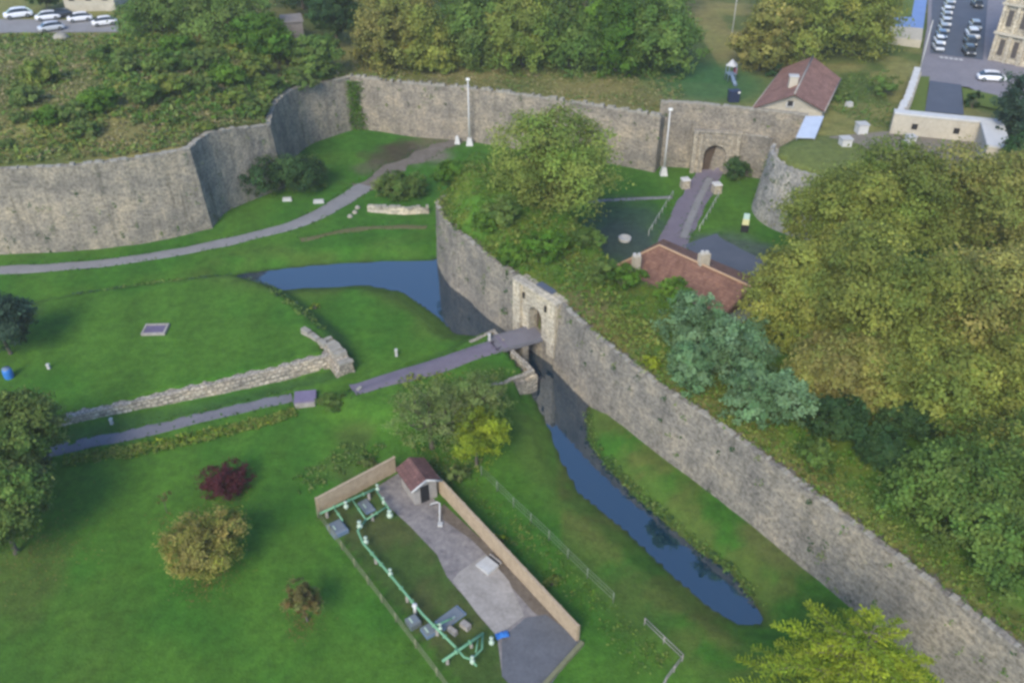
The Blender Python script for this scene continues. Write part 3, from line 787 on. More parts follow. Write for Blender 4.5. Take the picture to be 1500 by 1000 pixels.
tree('plane_tree', 'yellow plane tree half cut by the right edge of the view', 1500, 560, 10, 80, 'yellow', n=22000, leaf=.28, lobes=9, group=gp)
gg = 'leafy green trees on the right rampart'
tree('broadleaf_tree', 'mid green leafy tree on the rampart top at the right', 1385, 725, 8.8, 92, 'green', n=22000, leaf=.3, lobes=12, group=gg)
tree('broadleaf_tree', 'green tree cut by the right edge beside the rampart', 1480, 800, 9.2, 78, 'green', n=16000, leaf=.3, lobes=10, group=gg)
tree('broadleaf_tree', 'green tree just below the ochre plane trees at the right edge', 1480, 680, 9.5, 95, 'green', n=18000, leaf=.3, lobes=10, group=gg, pal2='ygreen')
gs = 'grey-green shrubs along the rampart'
for lab, cx, cy, r in [('grey-green shrub nearest the courtyard house', 1015, 478, 50), ('grey-green shrub second along the rampart, leaning over the wall', 1008, 540, 40), ('large grey-green shrub in the middle of the rampart row', 1075, 525, 55),
                       ('grey-green shrub low beside the rampart coping', 1095, 580, 45), ('grey-green shrub last of the row under the plane trees', 1145, 590, 48)]:
    bush('silver_shrub', lab, cx, cy, r, 'silver', n=6500, leaf=.3, group=gs, rzf=1.1, lobes=9)
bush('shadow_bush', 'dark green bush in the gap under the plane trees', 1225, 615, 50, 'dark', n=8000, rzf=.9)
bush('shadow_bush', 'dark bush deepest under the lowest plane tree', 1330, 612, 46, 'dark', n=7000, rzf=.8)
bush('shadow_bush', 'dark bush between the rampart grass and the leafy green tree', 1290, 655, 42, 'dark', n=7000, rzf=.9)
bush('rampart_bush', 'green bush right of the grey-green shrubs on the rampart grass', 1195, 660, 35, 'green', n=3000)
bush('rampart_bush', 'small yellow-green bush on the coping beside the grey-green shrubs', 955, 530, 16, 'lime', n=1200, leaf=.22)
bush('rampart_bush', 'bright green bush against the near corner of the courtyard house', 990, 425, 30, 'bright', n=2500)
bush('rampart_bush', 'green bush on the rampart slope left of the courtyard house', 915, 405, 32, 'bright', n=2600)
bush('rampart_bush', 'broad green bush on the slope behind the cream gate', 880, 395, 30, 'green', n=2400)
# ravelin
tree('lime_tree', 'rounded yellow-green tree standing on the ravelin mound', 805, 258, 11.5, 97, 'ygreen', n=30000, leaf=.34, lobes=12, rzf=1.0, low=-.8)
for lab, cx, cy, r, pal in [('dark green bush behind the ravelin tree at its left foot', 735, 305, 30, 'green'), ('green bush spilling below the ravelin tree', 800, 352, 34, 'bright'), ('bright bush on the ravelin mound above the curved wall', 712, 322, 24, 'bright'),
                       ('bush at the right foot of the ravelin tree', 855, 345, 26, 'green'), ('leafy bush on the rounded tip of the ravelin', 664, 250, 30, 'bright'), ('small bush on the ravelin bank above the pale gate', 748, 372, 24, 'bright')]:
    bush('ravelin_bush', lab, cx, cy, r, pal, n=6500, leaf=.27, rzf=.7)
bush('dark_bush', 'large dark bush beside the bastion flank, left of a pair', 384, 258, 46, 'dark', n=10000, rzf=.8, group='pair of dark bushes below the flank wall', pal2='green')
bush('dark_bush', 'dark rounded bush nearer the path, right of a pair', 444, 256, 40, 'dark', n=9000, pal2='green', rzf=.95, group='pair of dark bushes below the flank wall')
bush('hedge_bush', 'green bush above the low cream wall beside the path', 575, 270, 30, 'green', n=6500, rzf=.8)
bush('hedge_bush', 'green bush between the low cream wall and the ravelin mound', 610, 273, 26, 'green', n=5500, rzf=.8)
bush('gate_bush', 'round dark green bush beside the inner gate', 1077, 250, 23, 'dark', n=4500, leaf=.25, rzf=.95, pal2='green')
# row of trees behind the curtain wall
gr = 'row of trees behind the curtain wall'
for lab, cx, cy, zc, r, pal in [
    ('tall ochre tree at the left of the row behind the curtain wall', 590, 5, 16, 78, 'ochre'), ('low ochre tree hanging down to the curtain wall coping', 568, 68, 12, 52, 'ochre'), ('yellowed tree between the ochre trees and the green row', 628, 62, 12.5, 46, 'yellow'),
    ('first green tree of the row beside the ochre trees', 695, 40, 14, 58, 'green'), ('second green tree of the row, slightly paler', 765, 45, 14, 62, 'ygreen'), ('third green tree of the row above the ravelin tree', 835, 45, 14, 62, 'green'),
    ('fourth green tree of the row, darker green', 905, 55, 13.5, 60, 'bright'), ('last big green tree of the row before the playground', 970, 55, 13.5, 62, 'green')]:
    tree('avenue_tree', lab, cx, cy, zc, r, pal, n=16000, leaf=.5, lobes=12, group=gr, rzf=1.15, low=-.95)
gr2 = 'tall trees along the top edge'
for k, (cx, cy, zc, r, pal) in enumerate([(660, -60, 17, 70, 'green'), (760, -60, 17, 75, 'green'), (860, -60, 17, 75, 'ygreen'), (960, -55, 17, 75, 'green'), (560, -70, 17, 60, 'ochre')]):
    tree('avenue_tree', 'crown of a tall tree cut by the top edge behind the avenue', cx, cy, zc, r, pal, n=5000, leaf=.55, lobes=8, group=gr2, rzf=1.0)
gy = 'yellow trees behind the pink-roofed house'
for lab, cx, cy, zc, r, pal in [('ochre tree left of the pink-roofed house', 1118, 55, 13.5, 52, 'ochre'), ('large yellow tree right behind the pink-roofed house', 1185, 28, 15, 76, 'yellow'), ('ochre tree reaching towards the blue court', 1258, 25, 14.5, 66, 'yellow'), ('yellow tree cut by the top edge behind the pink-roofed house', 1160, -45, 18, 70, 'yellow'), ('pale yellow tree cut by the top edge near the street', 1255, -50, 17, 55, 'yellow')]:
    tree('yellow_tree', lab, cx, cy, zc, r, pal, n=15000, leaf=.48, lobes=12, group=gy, low=-.9, rzf=1.0)
gl = 'green trees beyond the left bastion'
for lab, cx, cy, zc, r, pal in [('wide green tree beside the car park', 235, 25, 15, 60, 'green'), ('broad green tree in the middle of the scrub', 320, 25, 16, 68, 'green'), ('green tree above the set-back wall', 385, 60, 14, 45, 'bright'), ('dark green tree near the top edge left of the ochre trees', 490, 25, 14, 40, 'dark'), ('green tree below the grey shed roof', 462, 85, 11.5, 38, 'green'), ('dark tree cut by the top edge above the scrub', 440, -20, 16, 50, 'dark'), ('dark green tree beside the cream building of the car park', 62, -8, 14, 22, 'dark')]:
    tree('scrub_tree', lab, cx, cy, zc, r, pal, n=12000, leaf=.45, lobes=11, group=gl)
# left edge trees
tree('dark_tree', 'dark bluish tree at the left edge on the raised lawn', 0, 478, 5.0, 50, 'darkblue', n=14000, leaf=.3)
tree('edge_tree', 'dark green tree with yellowing top at the left edge', 18, 640, 5.5, 70, 'green', n=24000, leaf=.28, lobes=11, pal2='olive')
tree('edge_tree', 'dark tree wedged between the two big trees at the left edge', 2, 690, 5.0, 66, 'scrub', n=16000, leaf=.28, lobes=10, pal2='dark')
tree('edge_tree', 'dark green tree below at the left edge beside the lower lawn', -6, 745, 5.0, 74, 'green', n=24000, leaf=.28, lobes=11, pal2='olive')
bush('edge_bush', 'bluish dark bush under the left edge trees', 62, 672, 28, 'darkblue', n=3000, leaf=.22)
# lawn trees
bush('red_shrub', 'dark red shrub on the lawn', 334, 692, 38, 'red', n=7000, leaf=.17, rzf=.7, lobes=7)
tree('lawn_tree', 'rounded tree with yellow and russet leaves on the lawn', 302, 797, 2.4, 61, 'autumn', n=18000, leaf=.2, lobes=12, rzf=.72, pal2='ygreen', bare=True)
tree('lawn_tree', 'small brownish tree with a pale trunk on the lawn', 444, 878, 2.5, 33, 'brown', n=5000, leaf=.17, lobes=7, rzf=.85, pal2='olive', bare=True)
tree('sapling', 'thin bare reddish sapling near the red shrub', 238, 730, 1.6, 15, 'brown', n=420, leaf=.11, lobes=4, trunk_r=.035)
# trees by the causeway
tree('sparse_tree', 'sparse olive tree with bare twigs beside the causeway', 630, 612, 3.6, 66, 'olive', n=8500, leaf=.2, lobes=11, rzf=.7, bare=True)
tree('sparse_tree', 'thin olive tree nearest the bridge abutment', 692, 588, 3.6, 56, 'olive', n=7000, leaf=.2, lobes=10, rzf=.6, bare=True)
tree('lime_shrub', 'bright lime-green young tree behind the little shed', 697, 642, 3.2, 46, 'lime', n=8000, leaf=.2, lobes=9)
bush('bank_shrub', 'dry olive shrub between the shed and the wire fence', 668, 690, 22, 'olive', n=1500, leaf=.2)
bush('bank_shrub', 'olive shrub behind the left board fence', 540, 670, 20, 'olive', n=1200, leaf=.2, rzf=.4)
bush('bank_shrub', 'small yellow-green shrub behind the long board fence', 736, 786, 15, 'lime', n=700, leaf=.16)
bush('bank_shrub', 'low green shrub behind the near end of the long board fence', 808, 848, 16, 'ygreen', n=800, leaf=.16, rzf=.5)
bush('round_hedge', 'clipped green shrub between the purple landing and the causeway', 487, 578, 25, 'green', n=2600, leaf=.18, rzf=.5)
bush('verge_shrub', 'yellow-green shrub on the grass island beside the water', 462, 448, 8, 'lime', n=300, leaf=.16)
# right top trees
tree('cedar_tree', 'dark bluish cedar at the right edge beside the white enclosure', 1500, 165, 13, 48, 'darkblue', n=9000, leaf=.42, rzf=1.3, lobes=11)
tree('cedar_tree', 'dark conifer at the right edge below the white enclosure', 1508, 235, 11, 42, 'dark', n=6000, leaf=.42, rzf=1.3)
bush('cypress', 'small dark conical cypress behind the white enclosure wall', 1424, 152, 12, 'dark', n=1500, leaf=.3, rzf=1.6)
bush('terrace_bush', 'dark green bush along the white side wall of the terrace', 1296, 128, 24, 'green', n=2200, leaf=.35)
bush('terrace_bush', 'low green bush on the terrace right of the pink-roofed house', 1232, 138, 15, 'green', n=1000, leaf=.3, rzf=.4)
bush('terrace_bush', 'dark bush behind the pink-roofed house on its left', 1128, 100, 20, 'dark', n=1500, leaf=.35)
# scrub on the left bastion: individual bushes
gsb = 'bushes in the scrub on the left bastion'
rnd = random.Random(3)
protos = []
spots = [(185, 92), (235, 95), (280, 88), (335, 108), (375, 95), (300, 125), (250, 125), (345, 140), (395, 120), (430, 102), (195, 72), (260, 68), (420, 78), (310, 72), (150, 150), (75, 170), (215, 140), (370, 150), (440, 120), (160, 80), (38, 140), (26, 168), (104, 166), (128, 188), (62, 110), (300, 178), (10, 205)]
for i, (cx, cy) in enumerate(spots):
    lab = 'green bush in the scrub on top of the left bastion'
    if i < 5:
        o = bush('scrub_bush', lab, cx, cy, rnd.uniform(22, 30), ('scrub', 'green', 'scrub', 'bright', 'ygreen')[i], n=4200, leaf=.42, rzf=.75, group=gsb); protos.append(o)
    else:
        g = G(cx, cy + 12); s0 = protos[rnd.randrange(5)]
        o = copy_tree(s0); o.location = (g.x, g.y, g.z - .1); o.rotation_euler.z = rnd.uniform(0, 6)
        k = rnd.uniform(.5, 1.05); o.scale = (k, k, k * rnd.uniform(.7, 1.1))
# undergrowth: weeds and tufts nobody could count
def tufts(name, regions, seed):
    rg = np.random.default_rng(seed); C, S, K = [], [], []
    for pts, z, dens, hgt, pals, thr in regions:
        pg = np.array([list(p) for p in PL(pts, z)])
        lo, hi = pg.min(0), pg.max(0); n = int((hi - lo).prod() * dens)
        x = rg.uniform(lo[0], hi[0], n); y = rg.uniform(lo[1], hi[1], n)
        k = inside(x, y, [tuple(q) for q in pg]); f = fbm(x, y, 5, seed)
        k &= f > thr
        x, y, f = x[k], y[k], f[k]
        zz = hz(x, y)
        sa_, sb_ = sdf(x, y, polyA), sdf(x, y, polyB)
        if z > 5:
            ok = (sa_ < -.5) | (sb_ < -.3)
            zz = np.where((sb_ < -.3) & (sb_ > -1.6), np.maximum(zz, ZB - .2), zz)
            zz = np.where((sa_ < -.5) & (sa_ > -1.6) & (x < -20), np.maximum(zz, 8.4 + 2.6 * sstep(-29, -41, x)), zz)
            ok &= ~inside(x, y, gate_pit)
        else: ok = (sa_ > 1.5) & (sb_ > 1.5)
        x, y, f, zz = x[ok], y[ok], f[ok], zz[ok]
        m = len(x)
        pi = np.clip(((f - .3) * 2.4 + rg.normal(size=m) * .28) * len(pals), 0, len(pals) - 1).astype(int)
        allc = np.zeros((m, 3))
        for i, pn in enumerate(pals):
            q = np.array(PAL[pn]); s = pi == i
            allc[s] = q[rg.integers(0, len(q), s.sum())]
        for rep in range(4):
            hh = hgt * (.4 + f) * rg.uniform(.3, 1, m)
            C.append(np.stack([x + rg.normal(size=m) * .16, y + rg.normal(size=m) * .16, zz + hh * .55], -1)); S.append(hh * rg.uniform(.7, 1.2, m)); K.append(allc * rg.uniform(.75, 1.25, (m, 1)))
    o = leaves(name, np.concatenate(C), np.concatenate(S), np.concatenate(K), M['leaf'], None, up=1.2, long=.5)
    tag(o, kind='stuff'); return o
o = tufts('scrub_undergrowth', [
    ([(-150, 60), (190, 60), (330, 60), (510, 90), (510, 112), (430, 127), (400, 150), (395, 183), (300, 196), (278, 217), (200, 232), (0, 247), (-150, 250)], 10.5, 4.5, .75, ('dry', 'dry', 'olive', 'scrub', 'ygreen'), .15),
    ([(170, 70), (480, 70), (480, 120), (380, 160), (300, 180), (180, 200), (100, 190)], 11, 3.5, 1.2, ('scrub', 'bright', 'scrub', 'ygreen'), .38)], 21)
tag(o, 'tangled dry and green weeds covering the left bastion top', 'scrub')
o = tufts('rampart_grass', [
    ([(640, 250), (700, 230), (800, 290), (900, 370), (1000, 420), (1080, 520), (1200, 620), (1330, 700), (1520, 900), (1520, 960), (1286, 792), (1141, 685), (1000, 587), (870, 490), (820, 443), (758, 404), (682, 346), (640, 304)], 8, 9.0, .42, ('bright', 'green', 'bright', 'ygreen', 'ygreen'), .2),
    ([(640, 250), (700, 230), (800, 290), (890, 350), (990, 430), (960, 500), (880, 440), (760, 380), (650, 310)], 8, 4.0, .7, ('bright', 'green', 'ygreen'), .42)], 22)
tag(o, 'rough tufted grass on top of the ravelin and the right rampart', 'grass')
o = tufts('terrace_grass', [
    ([(512, 118), (512, 85), (700, 95), (1000, 110), (1000, 140), (968, 168), (843, 148), (683, 126)], 8.5, 3.5, .5, ('dry', 'dry', 'olive'), .25),
    ([(1210, 160), (1230, 110), (1300, 100), (1310, 160), (1300, 190)], 8.5, 2.5, .5, ('olive', 'green', 'scrub'), .35)], 23)
tag(o, 'dry brownish grass strip along the top of the curtain wall', 'grass')
o = tufts('verge_plants', [
    ([(96, 668), (200, 652), (300, 632), (380, 612), (432, 598), (436, 610), (380, 626), (300, 646), (200, 668), (96, 684)], 0, 30, .6, ('ygreen', 'bright', 'lime', 'ygreen'), .05)], 24)
tag(o, 'strip of yellow-green flowering plants below the grey footpath', 'plants')
o = tufts('bank_reeds', [
    ([(857, 598), (859, 645), (887, 684), (926, 726), (962, 757), (1015, 802), (1069, 839), (1110, 890), (1122, 890), (1080, 834), (1025, 794), (972, 750), (936, 718), (898, 678), (870, 640), (866, 598)], -1, 14, .5, ('green', 'dark', 'scrub'), .2),
    ([(110, 432), (230, 416), (335, 404), (385, 414), (440, 452), (480, 486), (470, 492), (430, 462), (380, 424), (335, 410), (230, 424), (110, 440)], .8, 8, .42, ('darkblue', 'green'), .25),
    ([(700, 700), (800, 790), (900, 890), (990, 970), (940, 990), (860, 910), (740, 790), (670, 710)], 0, 7, .35, ('bright', 'green', 'ygreen'), .35),
    ([(590, 560), (700, 555), (770, 550), (740, 590), (690, 700), (640, 690), (570, 620)], .6, 6, .45, ('olive', 'green', 'ygreen'), .3),
    ([(440, 730), (560, 665), (575, 650), (500, 650), (430, 700)], 0, 6, .4, ('olive', 'green'), .4)], 25)
tag(o, 'rank grass and reeds along the moat banks and fences', 'grass')
# ivy on the curtain wall
iv = thing('ivy', 'bright green ivy streak climbing the left end of the curtain wall', 'ivy', tuple(P(518, 190, 0)))
pts = []
for _ in range(1500):
    t = random.random(); z = t * 8; a = P(512 + random.gauss(4, 6) * (1.1 - .4 * t), 0 + 190, 0)
    base = Pt(514, 113); nrm = Vector((-.15, -1)).normalized()
    w = (1.5 - .6 * t) * (1 + .3 * math.sin(t * 9))
    pts.append((base.x + .3 + random.gauss(0, w * .6), base.y - .25 - (8.5 - z) * .06 - abs(random.gauss(0, .22)), z + random.uniform(-.2, .2)))
pts = np.array(pts)
leaves('foliage', pts, RNG.uniform(.2, .42, len(pts)), np.array(PAL['bright'])[RNG.integers(0, 3, len(pts))] * RNG.uniform(.7, 1.25, (len(pts), 1)), M['leaf'], iv)
# grass creeping over the path edges, leaves dropped under the small lawn trees
rg = np.random.default_rng(44); E = np.array(EDGES); E = np.repeat(E, 5, axis=0)
E = E + rg.normal(size=E.shape) * np.array([.28, .28, 0]); keep = rg.random(len(E)) < .75; E = E[keep]
E[:, 2] = hz(E[:, 0], E[:, 1]) + .1
pp = np.array([(.04, .12, .016), (.055, .14, .02), (.08, .13, .03), (.03, .09, .014)])
o = leaves('path_edge_grass', E, rg.uniform(.12, .36, len(E)), pp[rg.integers(0, 4, len(E))] * rg.uniform(.8, 1.2, (len(E), 1)), M['leaf'], None, up=1.5)
tag(o, 'ragged grass creeping over the edges of the paths', 'grass', kind='stuff')
F_ = []
for px, py, r, n in ((305, 845, 1.9, 700), (335, 725, 1.5, 300), (445, 912, 1.2, 260), (240, 760, .8, 60), (650, 680, 3, 500), (60, 800, 4, 700)):
    p = P(px, py, 0); q = rg.normal(size=(n, 2)) * r * .6 + np.array([p.x, p.y]); F_.append(q)
F_ = np.concatenate(F_); zz = hz(F_[:, 0], F_[:, 1]) + .04
pp = np.array([(.2, .12, .045), (.16, .1, .035), (.24, .18, .05), (.12, .08, .03)])
o = leaves('fallen_leaves', np.stack([F_[:, 0], F_[:, 1], zz], -1), rg.uniform(.07, .16, len(F_)), pp[rg.integers(0, 4, len(F_))], M['leaf'], None, up=3)
tag(o, 'brown leaves fallen on the lawn under the small trees', 'leaves', kind='stuff')
# weeds rooted in the joints of the old masonry
rg = np.random.default_rng(91); C = []; S = []; K = []; Bn = []
for nm, q, nor, zb, bt in WALLS:
    if nm not in ('bastion_wall', 'curtain_wall', 'ravelin_wall', 'rampart_wall', 'round_tower_wall', 'gate_wall'): continue
    for _ in range(int(len(q) * (1.5 if nm == 'bastion_wall' else .9))):
        i = rg.integers(len(q)); t = rg.random() ** (1.6 if nm == 'bastion_wall' else .8)
        z = .2 + (q[i].z - .4) * t; off = bt * (q[i].z - z) + .06
        c = np.array([q[i].x + nor[i].x * off, q[i].y + nor[i].y * off, z])
        m = int(rg.integers(6, 26)); r = rg.uniform(.1, .3)
        o3 = rg.normal(size=(m, 3)) * np.array([r, r * .5, r * (1.6 if nm == 'bastion_wall' else .9)])
        C.append(c + o3); S.append(rg.uniform(.1, .24, m)); Bn.append(np.tile(np.array([nor[i].x, nor[i].y, .6]), (m, 1)))
        pp = np.array(PAL[('dark', 'olive', 'scrub', 'dark')[rg.integers(4)]]); K.append(pp[rg.integers(len(pp))] * rg.uniform(.7, 1.2, (m, 1)))
o = leaves('wall_weeds', np.concatenate(C), np.concatenate(S), np.concatenate(K), M['leaf'], None, bias=np.concatenate(Bn))
tag(o, 'small weeds and moss tufts rooted in the joints of the old stone walls', 'weeds', kind='stuff')
# feathery yellow-green conifer at the bottom right
def feather_conifer():
    c = P(1262, 962, 9.0); gz = float(hz(c.x, c.y)); hgt = 11.5
    root = thing('feathery_conifer', 'feathery yellow-green conifer at the bottom edge in front of the rampart', 'tree', (c.x, c.y, gz - .1))
    b = MB(); b.tube([(c.x, c.y, gz - .1), (c.x, c.y, gz + hgt * .6), (c.x, c.y, gz + hgt)], [.3, .17, .03], 8)
    C, S, K, T = [], [], [], []
    rg = np.random.default_rng(5); pal = np.array(PAL['lime']) * 1.1
    for i in range(74):
        t = (i + rg.random()) / 74; z0 = gz + 2.0 + (hgt - 2.1) * t; L = 7.6 * (1 - t) ** .62 + .5
        a = i * 2.399 + rg.normal() * .15; d = np.array([math.cos(a), math.sin(a), 0]); side = np.array([-d[1], d[0], 0])
        tip = np.array([c.x, c.y, z0]) + d * L * rg.uniform(.8, 1.12) + np.array([0, 0, .42 * L * (t - .05)])
        def at(u): return np.array([c.x, c.y, z0]) * (1 - u) + tip * u + np.array([0, 0, .45 * math.sin(u * math.pi) * L * .3 - .12 * L * u * u])
        b.tube([tuple(at(u)) for u in (0, .35, .7, 1)], [.07, .05, .03, .01], 5, cap=False)
        base = pal[rg.integers(3)] * rg.uniform(.75, 1.2)
        nb = int(L * 3.4)
        for k in range(nb):
            u = .15 + .85 * k / nb; p = at(u); tl = (.3 + .2 * L * (1 - u) ** .8) * rg.uniform(.5, 1.2)
            for s in (-1, 1):
                dd = d * .65 + side * s + np.array([0, 0, rg.uniform(-.15, .3)]); dd /= np.linalg.norm(dd)
                m = int(tl * 11) + 3
                uu = rg.random((m, 1))
                C.append(p + dd * tl * uu + rg.normal(size=(m, 3)) * .03); S.append(rg.uniform(.16, .34, m)); T.append(np.tile(dd, (m, 1)) + d * .3); K.append(base * rg.uniform(.75, 1.25, (m, 1)))
        m = int(L * 14); uu = rg.random(m)
        C.append(np.array([at(x) for x in uu]) + rg.normal(size=(m, 3)) * .05); S.append(rg.uniform(.2, .36, m)); T.append(np.tile(d, (m, 1))); K.append(base * rg.uniform(.8, 1.3, (m, 1)))
    leaves('crown', np.concatenate(C), np.concatenate(S), np.concatenate(K), M['leaf'], root, up=1.3, long=.36, tan=np.concatenate(T))
    b.build('trunk', M['bark'], root)
feather_conifer()
# ------------------------------------------------------------------ houses
def gable(name, label, cat, NL, NR, FR, FL, R0, R1, ze, zr, zb, tile, wallm, over=.35):
    """corner points (xy) of the eaves, ridge ends (xy)"""
    c = (NL + NR + FR + FL) / 4
    root = thing(name, label, cat, (c.x, c.y, zb))
    v3 = lambda p, z: Vector((p.x, p.y, z))
    b = MB(); ins = [c + (p - c) * .93 for p in (NL, NR, FR, FL)]
    b.prism([tuple(p) for p in ins], zb - .3, ze - .02)
    for (p, q, r) in ((ins[0], ins[1], R0), (ins[2], ins[3], R1)):
        rr = c + (r - c) * .93
        b.poly([v3(p, ze - .02), v3(q, ze - .02), v3(rr, zr - .2)], [(0, ze), ((q - p).length, ze), ((q - p).length / 2, zr)])
    b.build('wall', wallm, root)
    b = MB()
    def slope(pts):
        a = pts[0]; e = (pts[1] - pts[0]).normalized(); n = (pts[1] - pts[0]).cross(pts[2] - pts[0]).normalized(); w = n.cross(e)
        uv = [((p - a).dot(e), (p - a).dot(w)) for p in pts]
        if n.z < 0: pts = pts[::-1]; uv = uv[::-1]; n = -n
        b.poly(pts, uv); b.poly([p - n * .16 for p in pts[::-1]], uv[::-1])
        k = len(pts)
        for i in range(k): b.poly([pts[i], pts[i] - n * .16, pts[(i + 1) % k] - n * .16, pts[(i + 1) % k]])
    return root, b, slope, v3
NL, NR, FR, FL = [P(*q, 10.0).xy for q in ((1102, 158), (1208, 163), (1232, 115), (1146, 100))]
R0, R1 = P(1164, 138, 12.4).xy, P(1191, 83, 12.4).xy
root, b, slope, v3 = gable('pink_roofed_house', 'house with a pink tiled gable roof behind the inner gate', 'house', NL, NR, FR, FL, R0, R1, 10.0, 12.4, 8.2, M['tile_pink'], M['cream_plaster'])
slope([v3(NR, 10.0), v3(FR, 10.0), v3(R1, 12.4), v3(R0, 12.4)])
slope([v3(FL, 10.0), v3(NL, 10.0), v3(R0, 12.4), v3(R1, 12.4)])
rf = b.build('roof', M['tile_pink'], root, merge=False)
m = MB(); m.tube([v3(R0, 12.48), v3(R1, 12.48)], .14, 6); m.build('ridge_tiles', M['concrete'], root)
for p_, q_ in ((NR, FR), (NL, FL)):
    m = MB(); m.tube([v3(p_, 9.96), v3(q_, 9.96)], .1, 6); m.build('gutter', M['concrete'], root)
d0 = (NR - NL).normalized(); a0 = math.atan2(d0.y, d0.x)
nm = (NL + NR) / 2 + (R0 - (NL + NR) / 2) * .12 + Vector((d0.y, -d0.x)) * -.25
cc = (NL + NR) / 2; ctrh = (NL + NR + FR + FL) / 4; gpos = ctrh + (cc - ctrh) * .93
fw = MB(); fw.box((gpos.x + d0.y * .05, gpos.y - d0.x * .05, 10.75), (1.1, .3, 1.1), a0); wf = fw.build('window', M['concrete_pale'], root)
pn = MB(); pn.box((gpos.x + d0.y * .2, gpos.y - d0.x * .2, 10.75), (.75, .1, .75), a0); pn.build('pane', M['dark'], root)
chx = R0.lerp(R1, .28) - d0 * 1.0
m = MB(); m.box((chx.x, chx.y, 12.5), (1.2, .9, 1.6), a0); ch = m.build('chimney', M['cream_plaster'], root)
m = MB(); m.box((chx.x, chx.y, 13.38), (1.4, 1.1, .16), a0); m.build('chimney_cap', M['concrete_pale'], root)
# courtyard house
NL, NR, FR, FL = [P(*q, 3.6).xy for q in ((898, 392), (1052, 470), (1128, 416), (972, 350))]
RA, RB = P(966, 360, 5.9).xy, P(1098, 420, 5.9).xy
root, b, slope, v3 = gable('courtyard_house', 'low house with a brown tiled hipped roof in the courtyard', 'house', NL, NR, FR, FL, (NR + FR) / 2, (NR + FR) / 2, 3.6, 3.6, 0, M['tile_brown'], M['cream_plaster'])
ra = RA; rb = RB
slope([v3(NL, 3.6), v3(NR, 3.6), v3(rb, 5.9), v3(ra, 5.9)]); slope([v3(FR, 3.6), v3(FL, 3.6), v3(ra, 5.9), v3(rb, 5.9)])
slope([v3(FL, 3.6), v3(NL, 3.6), v3(ra, 5.9)]); slope([v3(NR, 3.6), v3(FR, 3.6), v3(rb, 5.9)])
b.build('roof', M['tile_brown'], root, merge=False)
m = MB(); m.tube([v3(NL, 3.7), v3(ra, 6.0), v3(rb, 6.0), v3(FR, 3.7)], .13, 6); m.build('ridge_tiles', mottled('ridge', (.3, .2, .13), (.42, .3, .2), 1, .85), root)
for px, py, z, w_, h_ in ((932, 384, 5.4, .8, 1.6), (1031, 380, 6.4, 1.2, 1.5)):
    p = P(px, py, z)
    m = MB(); m.box((p.x, p.y, z - .3), (w_, .7, h_ + .6), .4); m.build('chimney', M['cream_plaster'], root)
    m = MB()
    for s in (-.25, .25): m.box((p.x + s, p.y, z + h_ / 2 + .15), (.28, .28, .35), .4)
    m.build('chimney_pot', M['white'], root)
# metal lean-to and link walls beside the pink-roofed house
a_, b_, c_, d_ = P(1180, 170, 9.8), P(1207, 170, 9.8), P(1194, 202, 9.0), P(1166, 201, 9.0)
root = thing('metal_canopy', 'pale blue metal sheet roof beside the pink-roofed house', 'canopy', ((a_ + c_) / 2).to_tuple())
m = MB(); m.poly([d_, c_, b_, a_]); m.poly([p - Vector((0, 0, .12)) for p in (a_, b_, c_, d_)])
for p, q in ((a_, b_), (b_, c_), (c_, d_), (d_, a_)): m.poly([p, q, q - Vector((0, 0, .12)), p - Vector((0, 0, .12))])
m.build('roof_sheet', M['metal_roof'], root)
for p in (a_, b_, c_, d_):
    q = p.lerp((a_ + c_) / 2, .08); m = MB(); m.tube([(q.x, q.y, 8.0), (q.x, q.y, q.z - .1)], .08, 6); m.build('post', M['steel'], root)
# white walled enclosure on the terrace
def wbox(pa, pb, t, z0, z1, off=0.0):
    d = (pb - pa).normalized(); n = Vector((-d.y, d.x))
    return [tuple(pa + n * off), tuple(pb + n * off), tuple(pb + n * (t + off)), tuple(pa + n * (t + off))]
zE = 8.45
ea, eb = P(1303, 195, zE).xy, P(1428, 208, zE).xy
root = thing('white_enclosure', 'U-shaped cream parapet enclosure with two dark openings on the terrace', 'wall', ((ea + eb) / 2).to_3d())
root.location.z = zE
ew = (eb - ea); en = Vector((-ew.y, ew.x)).normalized()
m = MB(); m.prism(wbox(ea, eb, 1.3, 0, 0), zE - .5, zE + 2.7); m.build('rear_wall', M['cream_wall'] if 'cream_wall' in M else M['cream_plaster'], root)
m = MB(); m.prism(wbox(ea, eb + (eb - ea).normalized() * 2.6, 1.5, 0, 0, -.1), zE + 2.703, zE + 2.95); m.build('coping', M['white'], root)
e2 = P(1437, 245, zE).xy; e1 = eb
m = MB(); m.prism(wbox(e2, e1 + en * 1.29, -2.6, 0, 0), zE - .5, zE + 2.695); m.build('side_wall', M['cream_plaster'], root)
m = MB(); m.prism(wbox(e2, e1 - en * .15, -2.8, 0, 0, .1), zE + 2.7, zE + 2.94); m.build('coping', M['white'], root)
for px, py in ((1340, 186), (1402, 194)):
    p = P(px, py, zE + 1.3).xy; k = (p - ea).dot(ew.normalized()); q = ea + ew.normalized() * k - en * .02
    m = MB(); m.box((q.x, q.y, zE + 1.25), (.75, .12, .75), math.atan2(ew.y, ew.x)); m.build('opening', M['dark'], root)
wall('terrace_side_wall', [P(1340, 98, 10.2), P(1325, 140, 10.2), P(1310, 168, 10.2)], 8.0, 1, M['cream_plaster'], 'white side wall running from the street to the cream enclosure', thick=1.0, back=1.2, batter=.02, cop_h=(.1, .15), gaps=0, cop_mat=M['white'], sm=0, noise=.02)
sheet('terrace_floor', [P(*q, 8.42).xy for q in ((1215, 200), (1300, 192), (1428, 208), (1440, 250), (1300, 250), (1215, 230))], 8.42, mottled('terrace_gravel', (.13, .115, .09), (.2, .18, .145), .3, .95, .2))
